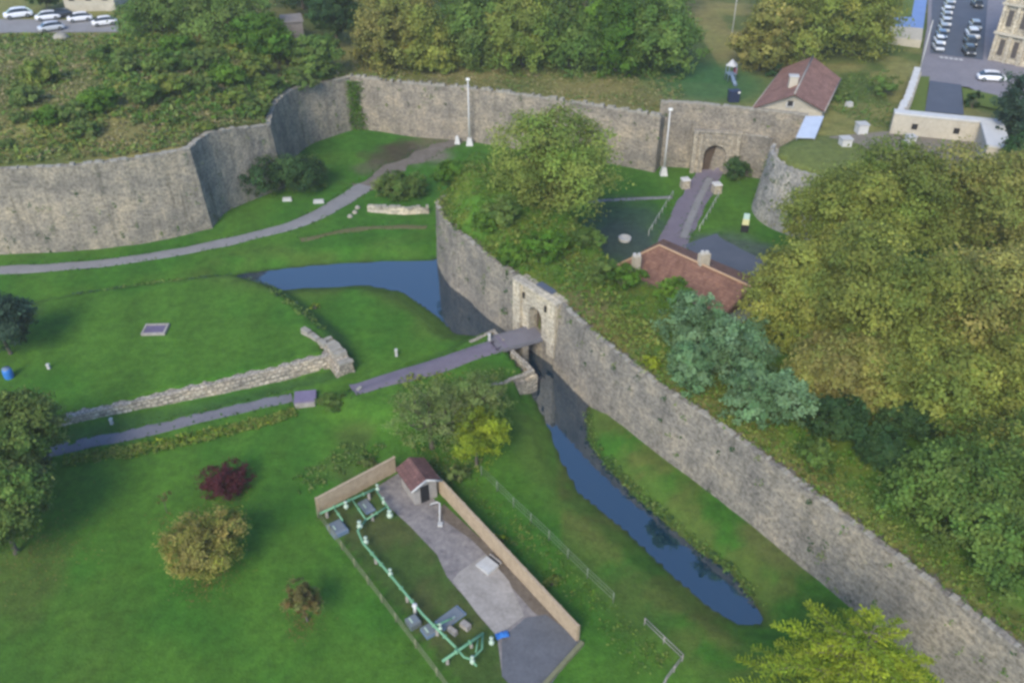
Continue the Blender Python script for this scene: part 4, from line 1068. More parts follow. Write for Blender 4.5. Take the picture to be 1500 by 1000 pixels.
for lab, px, py, s in (('white square vent box on the gravel beside the enclosure', 1264, 180, 1.35), ('second white vent box nearer the round tower', 1240, 201, 1.3), ('white block against the enclosure wall', 1335, 198, 1.1)):
    p = P(px, py, 9.8); bx = thing('vent_box', lab, 'box', (p.x, p.y, 8.35), .1, 'white vent boxes on the terrace')
    m = MB(); m.box((0, 0, .65), (s, s, 1.3)); m.build('body', M['white'], bx, local=True)
    m = MB(); m.box((0, 0, 1.36), (s + .2, s + .2, .1)); m.build('lid', M['concrete_pale'], bx, local=True)
p = G(1243, 156); bx = thing('stone_block', 'small whitish stone lying on the terrace grass', 'stone', (p.x, p.y, p.z), .3)
m = MB(); m.box((0, 0, .3), (1.1, .7, .7), 0, .8); m.build('block', M['concrete_pale'], bx, local=True)
# stone building at the top right corner
c0 = P(1447, 88, 8.4).xy; c1 = P(1520, 104, 8.4).xy
d = (c1 - c0).normalized(); n = Vector((-d.y, d.x)); ang = math.atan2(d.y, d.x)
root = thing('stone_building', 'ornate cream stone building at the top right corner of the street', 'building', (c0.x, c0.y, 8.4), ang)
m = MB(); m.box((13, 8, 8), (26, 16, 16)); m.build('wall', M['cream'], root, local=True)
for k in range(12):
    m = MB(); m.box((.35 + k * 2.2, -.18, 8), (.55, .4, 16)); m.build('pilaster', M['cream'], root, local=True)
for z in (4.6, 9.2, 13.6):
    m = MB(); m.box((13, -.2, z), (26.4, .75, .35)); m.build('string_course', M['cream_plaster'], root, local=True)
for k in range(11):
    for z in (2.4, 7.0, 11.6):
        m = MB(); m.box((1.45 + k * 2.2, -.03, z), (.8, .12, 2.5)); f = m.build('window', M['shutter'], root, local=True)
for k in range(7):
    for z in (2.4, 7.0, 11.6):
        m = MB(); m.box((-.03, 1.5 + k * 2.2, z), (.12, 1.0, 2.6)); m.build('window', M['glass'], root, local=True)
m = MB(); m.box((13, 8, 16.2), (27, 17, .5)); m.build('roof', M['concrete'], root, local=True)
# street, square and court at the top right
zS = 8.5
sheet('pavement', [P(*q, zS).xy for q in ((1345, 118), (1350, 85), (1358, 40), (1362, -60), (1385, -60), (1520, -60), (1520, 150), (1460, 150), (1420, 128))], zS, mottled('square', (.15, .145, .17), (.21, .2, .225), .3, .9))
sheet('street', [P(*q, zS + .03).xy for q in ((1362, 78), (1368, -60), (1452, -60), (1440, 88))], zS + .03, M['asphalt_dark'])
sheet('driveway', [P(*q, zS + .03).xy for q in ((1362, 118), (1408, 124), (1412, 168), (1355, 163))], zS + .03, M['asphalt_dark'])
sheet('verge', [P(*q, zS + .025).xy for q in ((1338, 112), (1362, 112), (1354, 165), (1330, 165))], zS + .025, mottled('verge', (.06, .1, .012), (.1, .14, .02), .8, .95))
sheet('verge', [P(*q, zS + .025).xy for q in ((1409, 128), (1462, 140), (1462, 160), (1412, 150))], zS + .025, bpy.data.materials['verge'])
pm = MB()
for k in range(5):
    p = P(1379 + k * 7.2, 84 + k * .9, zS + .05); pm.box((p.x, p.y, zS + .04), (.5, .8, .02))
o = pm.build('road_markings', M['white']); tag(o, kind='structure')
cb = thing('sports_court', 'blue sports court with a cream end wall near the top edge', 'court', tuple(P(1330, 40, 8.6)))
m = MB(); m.prism([tuple(P(*q, 8.6).xy) for q in ((1306, 43), (1352, 45), (1362, -30), (1320, -30))], 8.2, 8.62); m.build('playing_surface', M['court_blue'], cb)
m = MB(); m.prism([tuple(P(*q, 8.6).xy) for q in ((1300, 62), (1348, 68), (1350, 50), (1302, 46))], 8.0, 9.6); m.build('end_wall', M['cream_plaster'], cb)
m = MB(); m.prism([tuple(P(*q, 8.6).xy) for q in ((1310, 25), (1335, 25), (1345, -30), (1318, -30))], 8.3, 8.66); m.build('grass_strip', bpy.data.materials['verge'], cb)
# car park at the top left
sheet('car_park', [P(*q, 11.06).xy for q in ((-200, 26), (172, 30), (175, 47), (-200, 50))], 11.06, mottled('car_park', (.17, .165, .165), (.24, .235, .235), .3, .9))
hp = P(132, 17, 11.1)
hb_ = thing('car_park_building', 'cream building front behind the parked white cars', 'building', (hp.x, hp.y, 11), .05)
m = MB(); m.box((0, 5, 2.5), (9, 9, 5)); m.build('wall', M['cream_plaster'], hb_, local=True)
m = MB(); m.box((0, 5, 5.15), (9.6, 9.6, .3)); m.build('roof', M['tile_brown'], hb_, local=True)
for x in (-3, 0, 3):
    m = MB(); m.box((x, .47, 2.6), (1.0, .12, 1.4)); m.build('window', M['glass'], hb_, local=True)
p = G(90, 58); rk = thing('pale_rock', 'pale boulder in the dry grass below the car park', 'rock', (p.x, p.y, p.z))
m = MB(); m.lathe((0, 0, 0), [(1.2, -.2), (1.25, .35), (.9, .8), (.35, 1.0), (0, 1.02)], 9); m.build('boulder', M['coping'], rk, local=True)
p = G(430, 52); rk = thing('grey_shed', 'weathered grey shed half hidden by trees at the top left', 'shed', (p.x, p.y, p.z), .3)
m = MB(); m.box((0, 0, 1.3), (3.2, 3, 2.6)); m.build('wall', M['grey_wood'], rk, local=True)
m = MB(); m.box((0, 0, 2.75), (3.6, 3.4, .2), 0, 1, .12); m.build('roof', M['grey_wood'], rk, local=True)
# ------------------------------------------------------------------ cars
def make_car(body_m):
    root = thing('parked_car', 'car', 'car')
    secs = [(-2.1, .42, .55, .72), (-1.95, .28, .78, .8), (-1.2, .25, .92, .86), (-.2, .25, .95, .88), (.8, .25, .94, .88), (1.75, .27, .86, .84), (2.08, .35, .68, .74)]
    b = MB(); rings = []
    for x, z0, z1, w in secs:
        rings.append([(x, -w * .92, z0), (x, -w, z0 + .2), (x, -w, z1 - .14), (x, -w * .88, z1), (x, w * .88, z1), (x, w, z1 - .14), (x, w, z0 + .2), (x, w * .92, z0)])
    for i in range(len(rings) - 1):
        for k in range(8): b.poly([rings[i][k], rings[i + 1][k], rings[i + 1][(k + 1) % 8], rings[i][(k + 1) % 8]], smooth=False)
    b.poly(rings[0]); b.poly(rings[-1][::-1])
    # roof skin
    rr = [(-.95, 1.36, .58), (-.4, 1.45, .62), (.6, 1.45, .62), (1.25, 1.36, .58)]
    for (x0, za, wa), (x1, zb_, wb) in zip(rr, rr[1:]): b.poly([(x0, -wa, za), (x1, -wb, zb_), (x1, wb, zb_), (x0, wa, za)])
    body = b.build('body', body_m, root, local=True)
    b = MB(); lo = [(-1.55, .91, .76), (1.85, .84, .74)]; hi = [(-.93, 1.35, .57), (1.23, 1.35, .57)]
    for s in (-1, 1): b.poly([(lo[0][0], s * .78, .9), (lo[1][0], s * .76, .88), (1.23, s * .59, 1.35), (-.93, s * .59, 1.35)])
    b.build('side_window', M['glass'], root, local=True)
    b = MB(); b.poly([(-1.55, -.78, .9), (-1.55, .78, .9), (-.93, .59, 1.36), (-.93, -.59, 1.36)]); b.build('windscreen', M['glass'], root, local=True)
    b = MB(); b.poly([(1.85, -.76, .88), (1.85, .76, .88), (1.23, .59, 1.36), (1.23, -.59, 1.36)]); b.build('rear_window', M['glass'], root, local=True)
    for x in (-1.3, 1.25):
        for s in (-1, 1):
            b = MB(); b.tube([(x, s * .68, .32), (x, s * .89, .32)], .32, 14); w = b.build('wheel', M['tyre'], root, local=True)
            b = MB(); b.tube([(x, s * .8, .32), (x, s * .905, .32)], .18, 10); b.build('rim', M['steel'], w, local=True)
    for s in (-1, 1):
        b = MB(); b.box((-2.03, s * .55, .66), (.14, .3, .14)); b.build('headlight', M['lamp'], root, local=True)
    return root
CAR = {}
def car(kind, px, py, z, ang, label, group, scale=1.0):
    p = P(px, py, z)
    if kind not in CAR: o = CAR[kind] = make_car(M[kind])
    else: o = copy_tree(CAR[kind])
    o.location = (p.x, p.y, z + .03); o.rotation_euler = (0, 0, ang); o['label'] = label; o['category'] = 'car'
    if group: o['group'] = group
    elif 'group' in o: del o['group']
    o.scale = (scale,) * 3
    return o
gc1 = 'cars parked in the car park at the top left'
zP = 11.06
car('car_white', 28, 26, zP, .5, 'tall white van-like car at the left end of the car park', gc1, 1.15)
car('car_white', 71, 29, zP, .45, 'white car beside the dark car in the car park', gc1)
car('car_dark', 91, 26, zP, .5, 'dark car between two white cars in the car park', gc1)
car('car_white', 118, 31, zP, .45, 'white car in front of the cream building in the car park', gc1)
car('car_white', 154, 37, zP, .45, 'white car at the right end of the car park row', gc1)
car('car_silver', 76, 45, zP, .6, 'dark-windowed grey car standing alone nearer the dry grass', gc1)
gc2 = 'cars parked along the left side of the street'
kinds = ['car_silver', 'car_white', 'car_blue', 'car_grey', 'car_silver', 'car_grey', 'car_white', 'car_grey', 'car_silver', 'car_blue']
ords = ['nearest', 'second', 'third', 'fourth', 'fifth', 'sixth', 'seventh', 'eighth', 'ninth', 'last']
cpos = [(1373, 73), (1375, 64), (1378, 55), (1381, 46), (1384, 37), (1385, 28), (1386, 20), (1389, 12), (1391, 4), (1392, -4)]
for k in range(10):
    car(kinds[k], cpos[k][0], cpos[k][1], zS + .03, 1.38, '%s %s car in the left row of the street, counted from the square' % (ords[k], {'car_silver': 'silver', 'car_white': 'white', 'car_blue': 'bluish', 'car_grey': 'grey'}[kinds[k]]), gc2, .88)
gc3 = 'cars on the right side of the street'
car('car_dark', 1418, 79, zS + .03, 1.35, 'black car at the near end of the right row', gc3)
car('car_dark', 1420, 66, zS + .03, 1.35, 'dark car just behind the black car in the right row', gc3)
car('car_white', 1423, 55, zS + .03, 1.35, 'white van-like car in the middle of the right row', gc3, 1.1)
car('car_grey', 1427, 42, zS + .03, 1.35, 'grey car behind the white one in the right row', gc3)
car('car_dark', 1430, 10, zS + .03, 1.35, 'dark-bonneted car farthest up the right side of the street', gc3)
car('car_white', 1451, 118, zS + .01, 2.95, 'white car with dark windows crossing the square', None)
# ------------------------------------------------------------------ masts, lamps, small things
def mast(label, px, py, top_py, name='floodlight_mast', base_z=0.0, slim=.13, base=True, cat='mast', mat=None, head=True):
    p = P(px, py, base_z)
    lo, hi = 1.0, 25.0
    for _ in range(40):
        z = (lo + hi) / 2; v = Vector((p.x, p.y, base_z + z))
        dy, dz = v.y, v.z - H; depth = dy * CT - dz * ST; upc = dy * ST + dz * CT
        y = 500 - upc / depth * F
        if y > top_py: lo = z
        else: hi = z
    h = lo
    root = thing(name, label, cat, (p.x, p.y, base_z))
    if base:
        m = MB(); m.box((0, 0, .55), (1.1, 1.1, 1.2), 0, .55); m.build('base', M['white'], root, local=True)
    m = MB(); m.tube([(0, 0, 0), (0, 0, h * .5), (0, 0, h)], [slim * 1.3, slim, slim * .7], 8); m.build('pole', mat or M['white'], root, local=True)
    if head:
        m = MB(); m.box((0, -.1, h), (.55, .3, .3)); m.build('lamp_head', M['lamp'], root, local=True)
    return root
mast('white lamp mast on a pyramid base in front of the long curtain wall', 688, 212, 116)
mast('white lamp mast on a pyramid base beside the inner gate', 972, 256, 160)
mast('tall pale flagpole beside the white terrace wall at the street', 1346, 108, 30, 'flagpole', 8.5, .11, False, 'flagpole', M['concrete_pale'], False)
mast('thin pale pole rising above the playground', 1070, 66, -30, 'thin_pole', 8.5, .08, False, 'pole', M['concrete_pale'], False)
p = P(670, 210, 0); r_ = thing('white_plinth', 'small white plinth left of the curtain wall mast', 'plinth', (p.x, p.y, p.z))
m = MB(); m.box((0, 0, .45), (.9, .9, .95), 0, .6); m.build('block', M['white'], r_, local=True)
m = MB(); m.lathe((0, 0, .9), [(.28, 0), (.3, .15), (.15, .32), (0, .36)], 10); m.build('cap', M['white'], r_, local=True)
for lab, px, py in (('white stone bollard on the left side of the courtyard road', 1003, 275), ('white stone bollard on the right side of the courtyard road', 1049, 282)):
    p = P(px, py, 0); r_ = thing('stone_bollard', lab, 'bollard', (p.x, p.y, 0), .2, 'pair of white stone bollards at the courtyard road')
    m = MB(); m.box((0, 0, .65), (1.15, 1.15, 1.3), 0, .93); m.build('block', M['cream'], r_, local=True)
    m = MB(); m.box((0, 0, 1.38), (1.25, 1.25, .16), 0, .8); m.build('cap', M['white'], r_, local=True)
def rail_fence(name, label, pts, hgt, mat, step=2.0, rails=(.95,), r=.035, pr=.05, group=None, wire=0):
    q = resample([Vector((p.x, p.y, 0)) for p in pts], step)
    root = thing(name, label, 'fence', (q[0].x, q[0].y, float(hz(q[0].x, q[0].y))), 0, group)
    zz = [float(hz(p.x, p.y)) for p in q]
    for p, z in zip(q, zz):
        m = MB(); m.tube([(p.x, p.y, z - .1), (p.x, p.y, z + hgt)], pr, 6); m.build('post', mat, root)
    m = MB()
    for k in rails: m.tube([(p.x, p.y, z + hgt * k) for p, z in zip(q, zz)], r, 5)
    m.build('rail', mat, root)
    return root
rail_fence('rope_fence', 'low pale rope fence on the left of the courtyard road', [P(*q, 0) for q in ((985, 288), (970, 312), (950, 345))], .9, M['concrete_pale'], 1.8)
rail_fence('rope_fence', 'low pale rope fence on the right of the courtyard road', [P(*q, 0) for q in ((1052, 290), (1040, 312), (1024, 340))], .9, M['concrete_pale'], 1.8)
wm = mottled('wire', (.12, .16, .11), (.2, .23, .17), 1, .7)
rail_fence('wire_fence', 'weathered wire fence above the moat behind the long board fence', [P(*q, 0) for q in ((705, 696), (752, 742), (804, 791), (860, 846), (898, 882))], 1.2, wm, 2.2, (.35, .7, 1.0), .017, .045)
rail_fence('broken_railing', 'broken whitish railing near the bottom edge above the moat', [P(*q, 0) for q in ((944, 914), (972, 942), (999, 968), (975, 1000), (960, 1030))], .8, M['concrete'], 1.5, (.5, 1.0), .035, .05)
rail_fence('wire_fence', 'low wire fence along the lawn side of the gas compound', [P(*q, 0) for q in ((466, 758), (520, 830), (580, 910), (640, 990), (690, 1060))], 1.0, mottled('wire_dull', (.13, .15, .08), (.2, .2, .12), 1, .7), 2.4, (.3, .65, 1.0), .025, .06)
p = P(1090, 340, 0); r_ = thing('notice_board', 'pale and yellow notice board on a dark foot beside the round tower', 'sign', (p.x, p.y, 0), -.2)
m = MB(); m.box((0, 0, .55), (.95, .5, 1.1)); m.build('foot', M['dark'], r_, local=True)
m = MB(); m.box((0, -.05, 1.5), (.85, .2, .8)); m.build('lower_panel', plain('pale_yellow', (.55, .55, .3)), r_, local=True)
m = MB(); m.box((0, -.05, 2.3), (.75, .2, .76)); m.build('upper_panel', plain('pale_aqua', (.4, .55, .52)), r_, local=True)
p = P(894, 345, 0); r_ = thing('pale_basin', 'pale rounded basin on the dark ground beside the courtyard house', 'basin', tuple(P(915, 352, 0)))
m = MB(); m.lathe((0, 0, 0), [(.75, 0), (.85, .45), (.7, .5), (.55, .2), (0, .18)], 16); m.build('bowl', M['concrete_pale'], r_, local=True)
# playground on the terrace
p = P(1069, 118, 8.4)
r_ = thing('play_structure', 'small play structure with white roof, red panel and blue slide behind the gate wall', 'play structure', (p.x, p.y, 8.3), .2)
for x in (-.6, .6):
    for y in (-.6, .6):
        m = MB(); m.tube([(x, y, 0), (x, y, 2.6)], .06, 6); m.build('post', M['steel_blue'], r_, local=True)
m = MB(); m.lathe((0, 0, 2.5), [(1.05, 0), (.1, .9), (0, .92)], 4); m.build('roof', M['concrete_pale'], r_, local=True)
m = MB(); m.box((.0, .0, 1.25), (1.3, 1.3, .12)); m.build('platform', M['steel_blue'], r_, local=True)
m = MB(); m.box((.68, 0, 1.75), (.08, 1.3, .9)); m.build('side_panel', M['red'], r_, local=True)
m = MB(); m.tube([(-.1, -.6, 1.3), (-.1, -1.6, .6), (-.1, -2.6, .15)], .3, 8); m.build('slide', M['steel_blue'], r_, local=True)
p = P(1075, 150, 8.4); r_ = thing('waste_bin', 'dark blue waste container just behind the gate wall coping', 'bin', (p.x, p.y + .6, 8.3), .1)
m = MB(); m.box((0, 0, .8), (1.5, 1.0, 1.6), 0, 1.08); m.build('body', plain('navy', (.015, .025, .06)), r_, local=True)
m = MB(); m.box((0, 0, 1.68), (1.7, 1.2, .14)); m.build('lid', plain('navy_lid', (.02, .03, .07)), r_, local=True)
m = MB(); m.box((.55, -.62, 1.55), (.3, .1, .25)); m.build('handle', M['lamp'], r_, local=True)
# slab on the raised lawn, posts, stones
p = P(228, 484, ZL); r_ = thing('drain_cover', 'framed purple-grey slab set in the raised lawn', 'drain cover', (p.x, p.y, float(hz(p.x, p.y))), .05)
for x, y, sx, sy in ((0, .85, 2.5, .22), (0, -.85, 2.5, .22), (-1.14, 0, .22, 1.48), (1.14, 0, .22, 1.48)):
    m = MB(); m.box((x, y, .12), (sx, sy, .3)); m.build('frame', M['concrete'], r_, local=True)
m = MB()
for k in range(9): m.box((-.92 + k * .23, 0, .1), (.17, 1.46, .14))
m.build('grating', M['purple'], r_, local=True)
for nm_, lab, px, py, z, h_ in (('marker_post', 'short pale post on the raised lawn near the dark edge tree', 72, 540, ZL, .5), ('marker_post', 'short white post beside the grey footpath', 166, 626, 0, .6), ('marker_post', 'small whitish post on the grass island', 581, 522, 0, .8), ('marker_post', 'small pale post on the abutment beside the bridge', 717, 499, ZC, .8)):
    p = P(px, py, z); zz = float(hz(p.x, p.y)); r_ = thing(nm_, lab, 'post', (p.x, p.y, zz), 0, 'small pale posts on the lawns')
    m = MB(); m.box((0, 0, h_ / 2), (.26, .26, h_), 0, .9); m.build('shaft', M['concrete_pale'], r_, local=True)
    m = MB(); m.box((0, 0, h_ + .05), (.34, .34, .1), 0, .7); m.build('cap', M['concrete_pale'], r_, local=True)
for lab, px, py, w_ in (('pale stone slab on the grass below the dark bushes', 421, 294, 1.3), ('pale stone slab beside the gravel path', 467, 297, 1.5)):
    p = G(px, py); r_ = thing('stone_slab', lab, 'stone', (p.x, p.y, p.z), .1, 'pale slabs beside the gravel path')
    m = MB(); m.box((0, 0, .2), (w_, .55, .5), 0, .9); m.build('slab', M['concrete_pale'], r_, local=True)
p = P(14, 553, ZL); r_ = thing('barrel', 'blue barrel between the two left edge trees', 'barrel', (p.x, p.y, float(hz(p.x, p.y))))
m = MB(); m.lathe((0, 0, 0), [(.42, 0), (.46, .25), (.47, .5), (.46, .8), (.42, 1.05), (.3, 1.1), (0, 1.1)], 16); m.build('body', M['blue'], r_, local=True)
m = MB(); m.lathe((0, 0, 1.08), [(.4, 0), (.4, .06), (0, .07)], 14); m.build('lid', M['steel_blue'], r_, local=True)
# verge stones by the gravel path
for k, (px, py) in enumerate(((520, 312), (513, 318), (524, 305))):
    p = G(px, py); r_ = thing('path_stone', 'rough grey stone at the edge of the gravel path near the low cream wall', 'stone', (p.x, p.y, p.z), k, 'stones at the edge of the gravel path')
    m = MB(); m.lathe((0, 0, -.1), [(.38, 0), (.4, .25), (.22, .45), (0, .5)], 7); m.build('stone', M['coping'], r_, local=True)
# ------------------------------------------------------------------ gas compound
def Q(px, py, z=0): return P(px, py, z)
def board_fence(name, label, a, b, hgt, t=.1):
    d = b - a; L = d.length; ang = math.atan2(d.y, d.x)
    root = thing(name, label, 'fence', (a.x, a.y, 0), ang)
    n = int(L / 2.0)
    for k in range(n):
        m = MB(); w = L / n
        for j in range(9):
            bw = w / 9
            m.box((k * w + (j + .5) * bw, 0, hgt / 2 + random.uniform(-.015, .015)), (bw - .015, t, hgt - .06))
        m.build('board_panel', M['fence_board'], root, local=True)
    for k in range(n + 1):
        m = MB(); m.box((k * L / n, .11, hgt / 2), (.14, .12, hgt + .1)); m.build('post', M['timber'], root, local=True)
    m = MB(); m.box((L / 2, 0, hgt + .03), (L + .1, t + .12, .07)); m.build('cap_rail', M['fence_board'], root, local=True)
    return root
board_fence('board_fence', 'pale board fence closing the upper left end of the gas compound', Q(467, 752), Q(580, 691), 1.75)
board_fence('board_fence', 'long tan board fence along the moat side of the gas compound', Q(640, 717), Q(845, 939), 1.75)
sheet('yard_asphalt', [Q(*q).xy for q in ((548, 716), (588, 690), (640, 735), (690, 785), (740, 830), (850, 938), (770, 1040), (735, 985), (728, 930), (690, 885), (655, 845), (640, 812), (600, 770), (565, 738))], .03, mottled('yard', (.11, .1, .105), (.25, .23, .215), .55, .9, .2, fine=4))
sheet('yard_soil', [Q(*q).xy for q in ((650, 738), (700, 785), (760, 835), (830, 915), (818, 925), (780, 895), (745, 855), (715, 815), (690, 790), (640, 755))], .045, M['dirt'])
sheet('yard_concrete', [Q(*q).xy for q in ((663, 850), (672, 838), (712, 812), (745, 850), (768, 902), (728, 932), (700, 900))], .06, M['concrete'])
sheet('yard_tarmac', [Q(*q).xy for q in ((770, 905), (800, 900), (852, 940), (780, 1040), (735, 990), (735, 935))], .06, mottled('yard_tarmac', (.075, .08, .09), (.12, .125, .14), .6, .9, .2, fine=6))
# hut
hA, hB, hC, hD = Q(592, 700), Q(618, 737), Q(655, 722), Q(622, 690)
c = P(613, 700, 1.6); dd = Q(618, 737) - Q(590, 697); ang = math.atan2(dd.y, dd.x)
hut = thing('hut', 'small hut with a dark red roof in the corner of the gas compound', 'hut', (c.x, c.y, 0), ang)
Lh, Wh = 2.7, 2.1
m = MB(); m.box((0, 0, 1.05), (Lh, Wh, 2.1)); m.build('wall', M['concrete'], hut, local=True)
m = MB()
for s in (-1, 1):
    pts = [(-Lh / 2 - .3, s * (Wh / 2 + .35), 2.05), (Lh / 2 + .3, s * (Wh / 2 + .35), 2.05), (Lh / 2 + .3, 0, 2.75), (-Lh / 2 - .3, 0, 2.75)]
    uv = [(0, 0), (Lh, 0), (Lh, 1.6), (0, 1.6)]
    m.poly(pts if s < 0 else pts[::-1], uv if s < 0 else uv[::-1]); m.poly([(x, y, z - .1) for x, y, z in (pts[::-1] if s < 0 else pts)])
m.build('roof', M['tile_dark'], hut, merge=False, local=True)
m = MB(); m.poly([(Lh / 2, -Wh / 2, 2.1), (Lh / 2, Wh / 2, 2.1), (Lh / 2, 0, 2.65)]); m.poly([(-Lh / 2, Wh / 2, 2.1), (-Lh / 2, -Wh / 2, 2.1), (-Lh / 2, 0, 2.65)]); m.build('gable', M['concrete_pale'], hut, local=True)
for s in (-1, 1):
    m = MB(); m.tube([(Lh / 2 + .32, s * (Wh / 2 + .36), 2.0), (Lh / 2 + .32, 0, 2.72)], .08, 5); m.build('bargeboard', M['white'], hut, local=True)
m = MB(); m.box((Lh / 2 + .01, -.1, .95), (.06, .8, 1.85)); m.build('door_or_dark_back', M['dark'], hut, local=True)
# pipework
pw = thing('pipework', 'pale green gas pipework with a long pipe joining two manifolds', 'pipework', tuple(Q(580, 840)))
zp = .75
def pipe(pts, r=.075, z=zp, mat='pipe_green', name='pipe'):
    m = MB(); w = [P(px, py, z) for px, py in pts]; m.tube(w, r, 8)
    for a, b in zip(w, w[1:]):
        n = int((b - a).length / 1.6)
        for k in range(1, n + 1):
            c = a.lerp(b, k / (n + 1)); d = (b - a).normalized() * .05
            m.tube([c - d, c + d], r * 1.75, 10)
    return m.build(name, M[mat], pw)
pipe([(468, 752), (553, 714)], .1); pipe([(516, 731), (536, 761)]); pipe([(536, 761), (568, 741)]); pipe([(550, 716), (571, 747)]); pipe([(489, 743), (502, 762)])
pipe([(536, 761), (524, 777), (532, 795), (572, 842), (620, 900), (668, 948)], .1)
pipe([(648, 968), (708, 927)], .11); pipe([(668, 948), (680, 962), (690, 965), (698, 958), (706, 950), (707, 930)], .08); pipe([(690, 965), (698, 975)], .08); pipe([(640, 915), (662, 905)], .08); pipe([(697, 955), (700, 937)], .06)
for px, py, s in ((507, 741, .3), (571, 754, .36), (527, 770, .34), (536, 793, .3), (572, 840, .26), (720, 940, .28), (692, 968, .26), (553, 716, .26), (645, 920, .22), (562, 735, .2)):
    p = P(px, py, zp); m = MB(); s *= .72; m.lathe((p.x, p.y, zp - .1), [(s * .7, -.12), (s, 0), (s, .18), (s * .5, .26), (s * .18, .3), (s * .18, .55), (s * .75, .56), (s * .75, .62), (0, .63)], 12); m.build('valve', M['pipe_white'], pw)
for px, py in ((478, 748), (540, 722), (545, 752), (550, 815), (596, 871), (640, 920), (655, 962), (690, 938)):
    p = P(px, py, zp); m = MB(); m.box((p.x, p.y, .32), (.22, .22, .66)); m.build('support', M['concrete'], pw)
def cabinet(lab, px, py, sx, sy, sz, mat, name='meter_cabinet', ang=-.95, cat='cabinet'):
    p = P(px, py, sz); r_ = thing(name, lab, cat, (p.x, p.y, 0), ang)
    m = MB(); m.box((0, 0, sz / 2), (sx, sy, sz)); m.build('body', M[mat], r_, local=True)
    m = MB(); m.box((0, 0, sz + .05), (sx * .9, sy * .9, .1), 0, .9); m.build('lid', M['steel'], r_, local=True)
    m = MB(); m.box((0, -sy * .2, sz + .13), (.5, .12, .08)); m.build('handle', M['pipe_white'], r_, local=True)
    return r_
cabinet('blue-grey tank cover at the upper left corner of the compound', 494, 772, 1.5, 1.3, .4, 'steel_blue')
cabinet('flat grey cover between the green manifold pipes', 537, 741, 1.6, .9, .12, 'steel_blue', 'pit_cover', cat='cover')
cabinet('grey cabinet with a white cap beside the long green pipe', 605, 908, .9, .9, .5, 'steel')
cabinet('low grey cabinet next to the white-capped one', 628, 922, 1.0, .9, .3, 'steel_blue')
cabinet('bluish slab lid between the lawn strip and the concrete', 660, 904, 2.2, 1.1, .1, 'steel_blue', 'pit_cover', .75, 'cover')
p = P(608, 893, .5); r_ = thing('vent_pipe', 'short white vent pipe beside the grey cabinets', 'pipe', (p.x, p.y, 0))
m = MB(); m.tube([(0, 0, 0), (0, 0, 1.0)], .12, 10); m.build('stem', M['white'], r_, local=True)
m = MB(); m.lathe((0, 0, 1.0), [(.2, 0), (.2, .12), (0, .2)], 12); m.build('cap', M['white'], r_, local=True)
p = Q(714, 830); r_ = thing('white_hatch', 'white square hatch with a dark slot on the yard floor', 'hatch', (p.x, p.y, .06), -.78)
m = MB(); m.box((0, 0, .1), (1.35, 1.2, .22)); m.build('plate', M['concrete_pale'], r_, local=True)
m = MB(); m.box((.0, .72, .1), (1.1, .22, .2)); m.build('slot', M['dark'], r_, local=True)
m = MB(); m.box((.0, .9, .12), (1.3, .12, .26)); m.build('rim', M['concrete'], r_, local=True)
p = Q(736, 932); r_ = thing('tarpaulin', 'crumpled bright blue tarpaulin on the yard', 'tarpaulin', (p.x, p.y, .08), .3)
m = MB()
pts = [[(x * .16 - .5, y * .14 - .3, .08 + .22 * math.exp(-((x - 3.2) ** 2 + (y - 2) ** 2) / 5) + random.uniform(-.03, .05)) for x in range(7)] for y in range(5)]
for y in range(4):
    for x in range(6): m.poly([pts[y][x], pts[y][x + 1], pts[y + 1][x + 1], pts[y + 1][x]])
m.build('sheet', M['blue'], r_, local=True)
lp = thing('pipe_loop', 'bent pale pipe rising from the yard beside the hut', 'pipe', tuple(Q(645, 768)))
m = MB(); m.tube([Q(644, 770), P(645, 748, 0).xy.to_3d() + Vector((0, 0, .9)), P(640, 735, .9), P(631, 738, .9), P(630, 740, 0)], .07, 8); m.build('tube', M['concrete_pale'], lp)
m = MB(); m.box((lp.location.x, lp.location.y - .1, .12), (.4, .4, .24)); m.build('foot', M['concrete_pale'], lp)
for lab, px, py, sx in (('pale kerb block beside the cross pipe', 663, 926, .35), ('cream kerb block between the slab lid and the concrete', 682, 918, .5)):
    p = Q(px, py); r_ = thing('kerb_block', lab, 'block', (p.x, p.y, 0), -.7, 'kerb blocks in the compound')
    m = MB(); m.box((0, 0, .2), (.8, sx, .4), 0, .93); m.build('block', M['concrete'], r_, local=True)
kb = thing('compound_kerb', 'mossy low kerb along the bottom end of the gas compound', 'kerb', tuple(Q(820, 975)))
a, b2 = Q(853, 943), Q(775, 1030); d = b2 - a
m = MB(); m.box(((a.x + b2.x) / 2, (a.y + b2.y) / 2, .15), (d.length, .3, .4), math.atan2(d.y, d.x)); m.build('kerb_stone', mottled('mossy', (.12, .13, .06), (.2, .19, .12), 1.2, .95), kb)
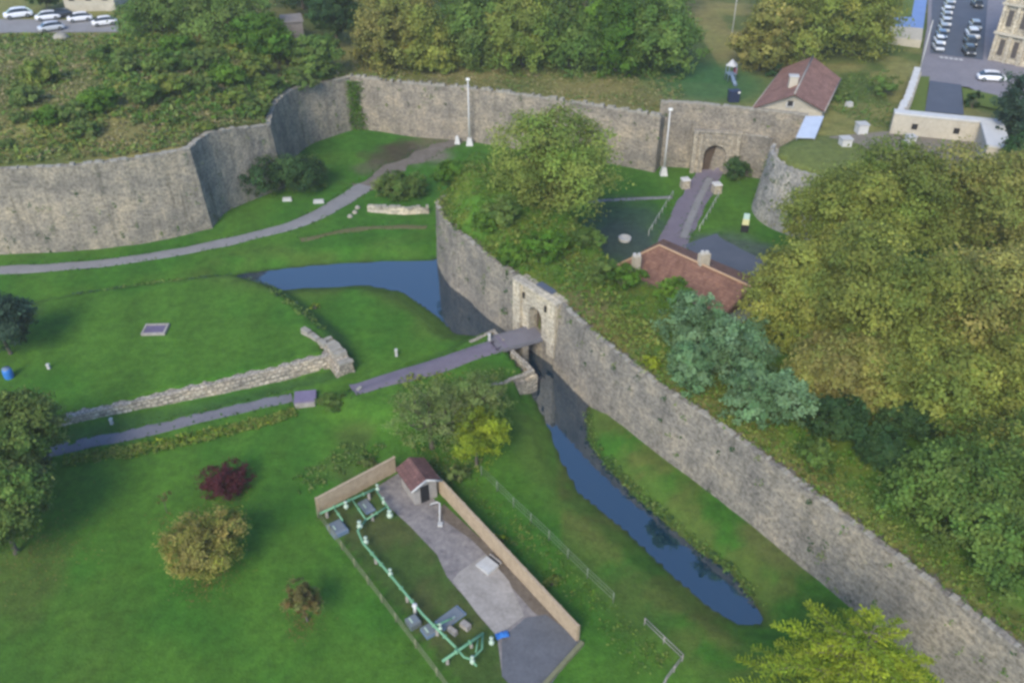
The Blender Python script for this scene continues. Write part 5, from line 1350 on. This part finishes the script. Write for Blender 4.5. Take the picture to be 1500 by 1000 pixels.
# ------------------------------------------------------------------ sky, sun, camera
W_ = bpy.data.worlds.new('World'); SC.world = W_; W_.use_nodes = True
nt = W_.node_tree; bg = nt.nodes['Background']
sky = nt.nodes.new('ShaderNodeTexSky'); sky.sky_type = 'NISHITA'; sky.sun_disc = False
SUN_EL, SUN_AZ = R(38), R(200)          # azimuth: compass style from +Y clockwise; behind the drone, a little to the left
sky.ozone_density = 5.0; sky.dust_density = .25; sky.air_density = .9; sky.sun_elevation = SUN_EL; sky.sun_rotation = SUN_AZ
nt.links.new(sky.outputs[0], bg.inputs['Color']); bg.inputs['Strength'].default_value = .14
sl_ = bpy.data.lights.new('sun', 'SUN'); sl_.energy = 2.2; sl_.angle = R(26); sl_.color = (1, .89, .7)
so = bpy.data.objects.new('sun', sl_); COL.objects.link(so)
dirv = Vector((math.sin(SUN_AZ) * math.cos(SUN_EL), math.cos(SUN_AZ) * math.cos(SUN_EL), math.sin(SUN_EL)))
so.rotation_euler = dirv.to_track_quat('Z', 'Y').to_euler(); so.location = (0, 0, 90)
hzm = bpy.data.materials.new('haze'); hzm.use_nodes = True; hn = hzm.node_tree
hn.nodes.remove(hn.nodes['Principled BSDF']); pv = hn.nodes.new('ShaderNodeVolumePrincipled')
pv.inputs['Color'].default_value = (.93, .95, .9, 1); pv.inputs['Density'].default_value = .00025
hn.links.new(pv.outputs[0], hn.nodes['Material Output'].inputs['Volume'])
ex = max(GX[-1], GY[-1], -GX[0], -GY[0]) + 20
m = MB(); m.box((0, 0, 27), (2 * ex, 2 * ex, 62)); o = m.build('haze', hzm); tag(o, kind='stuff')
o['label'] = 'thin pale haze in the air over the whole fort'; o['category'] = 'haze'
cd = bpy.data.cameras.new('camera'); cam = bpy.data.objects.new('camera', cd); COL.objects.link(cam)
cam.location = (0, 0, H); cam.rotation_euler = (math.pi / 2 - TH, 0, 0)
cd.sensor_width = 36; cd.lens = F / 1500 * 36; cd.clip_end = 4000; cd.clip_start = .5
SC.camera = cam
SC.view_settings.view_transform = 'Standard'; SC.view_settings.look = 'None'; SC.view_settings.gamma = 1; SC.view_settings.exposure = 1.17
SC.cycles.use_denoising = True
SC.cycles.max_bounces = 6
SC.cycles.pixel_filter_type = 'BLACKMAN_HARRIS'; SC.cycles.filter_width = 3.0
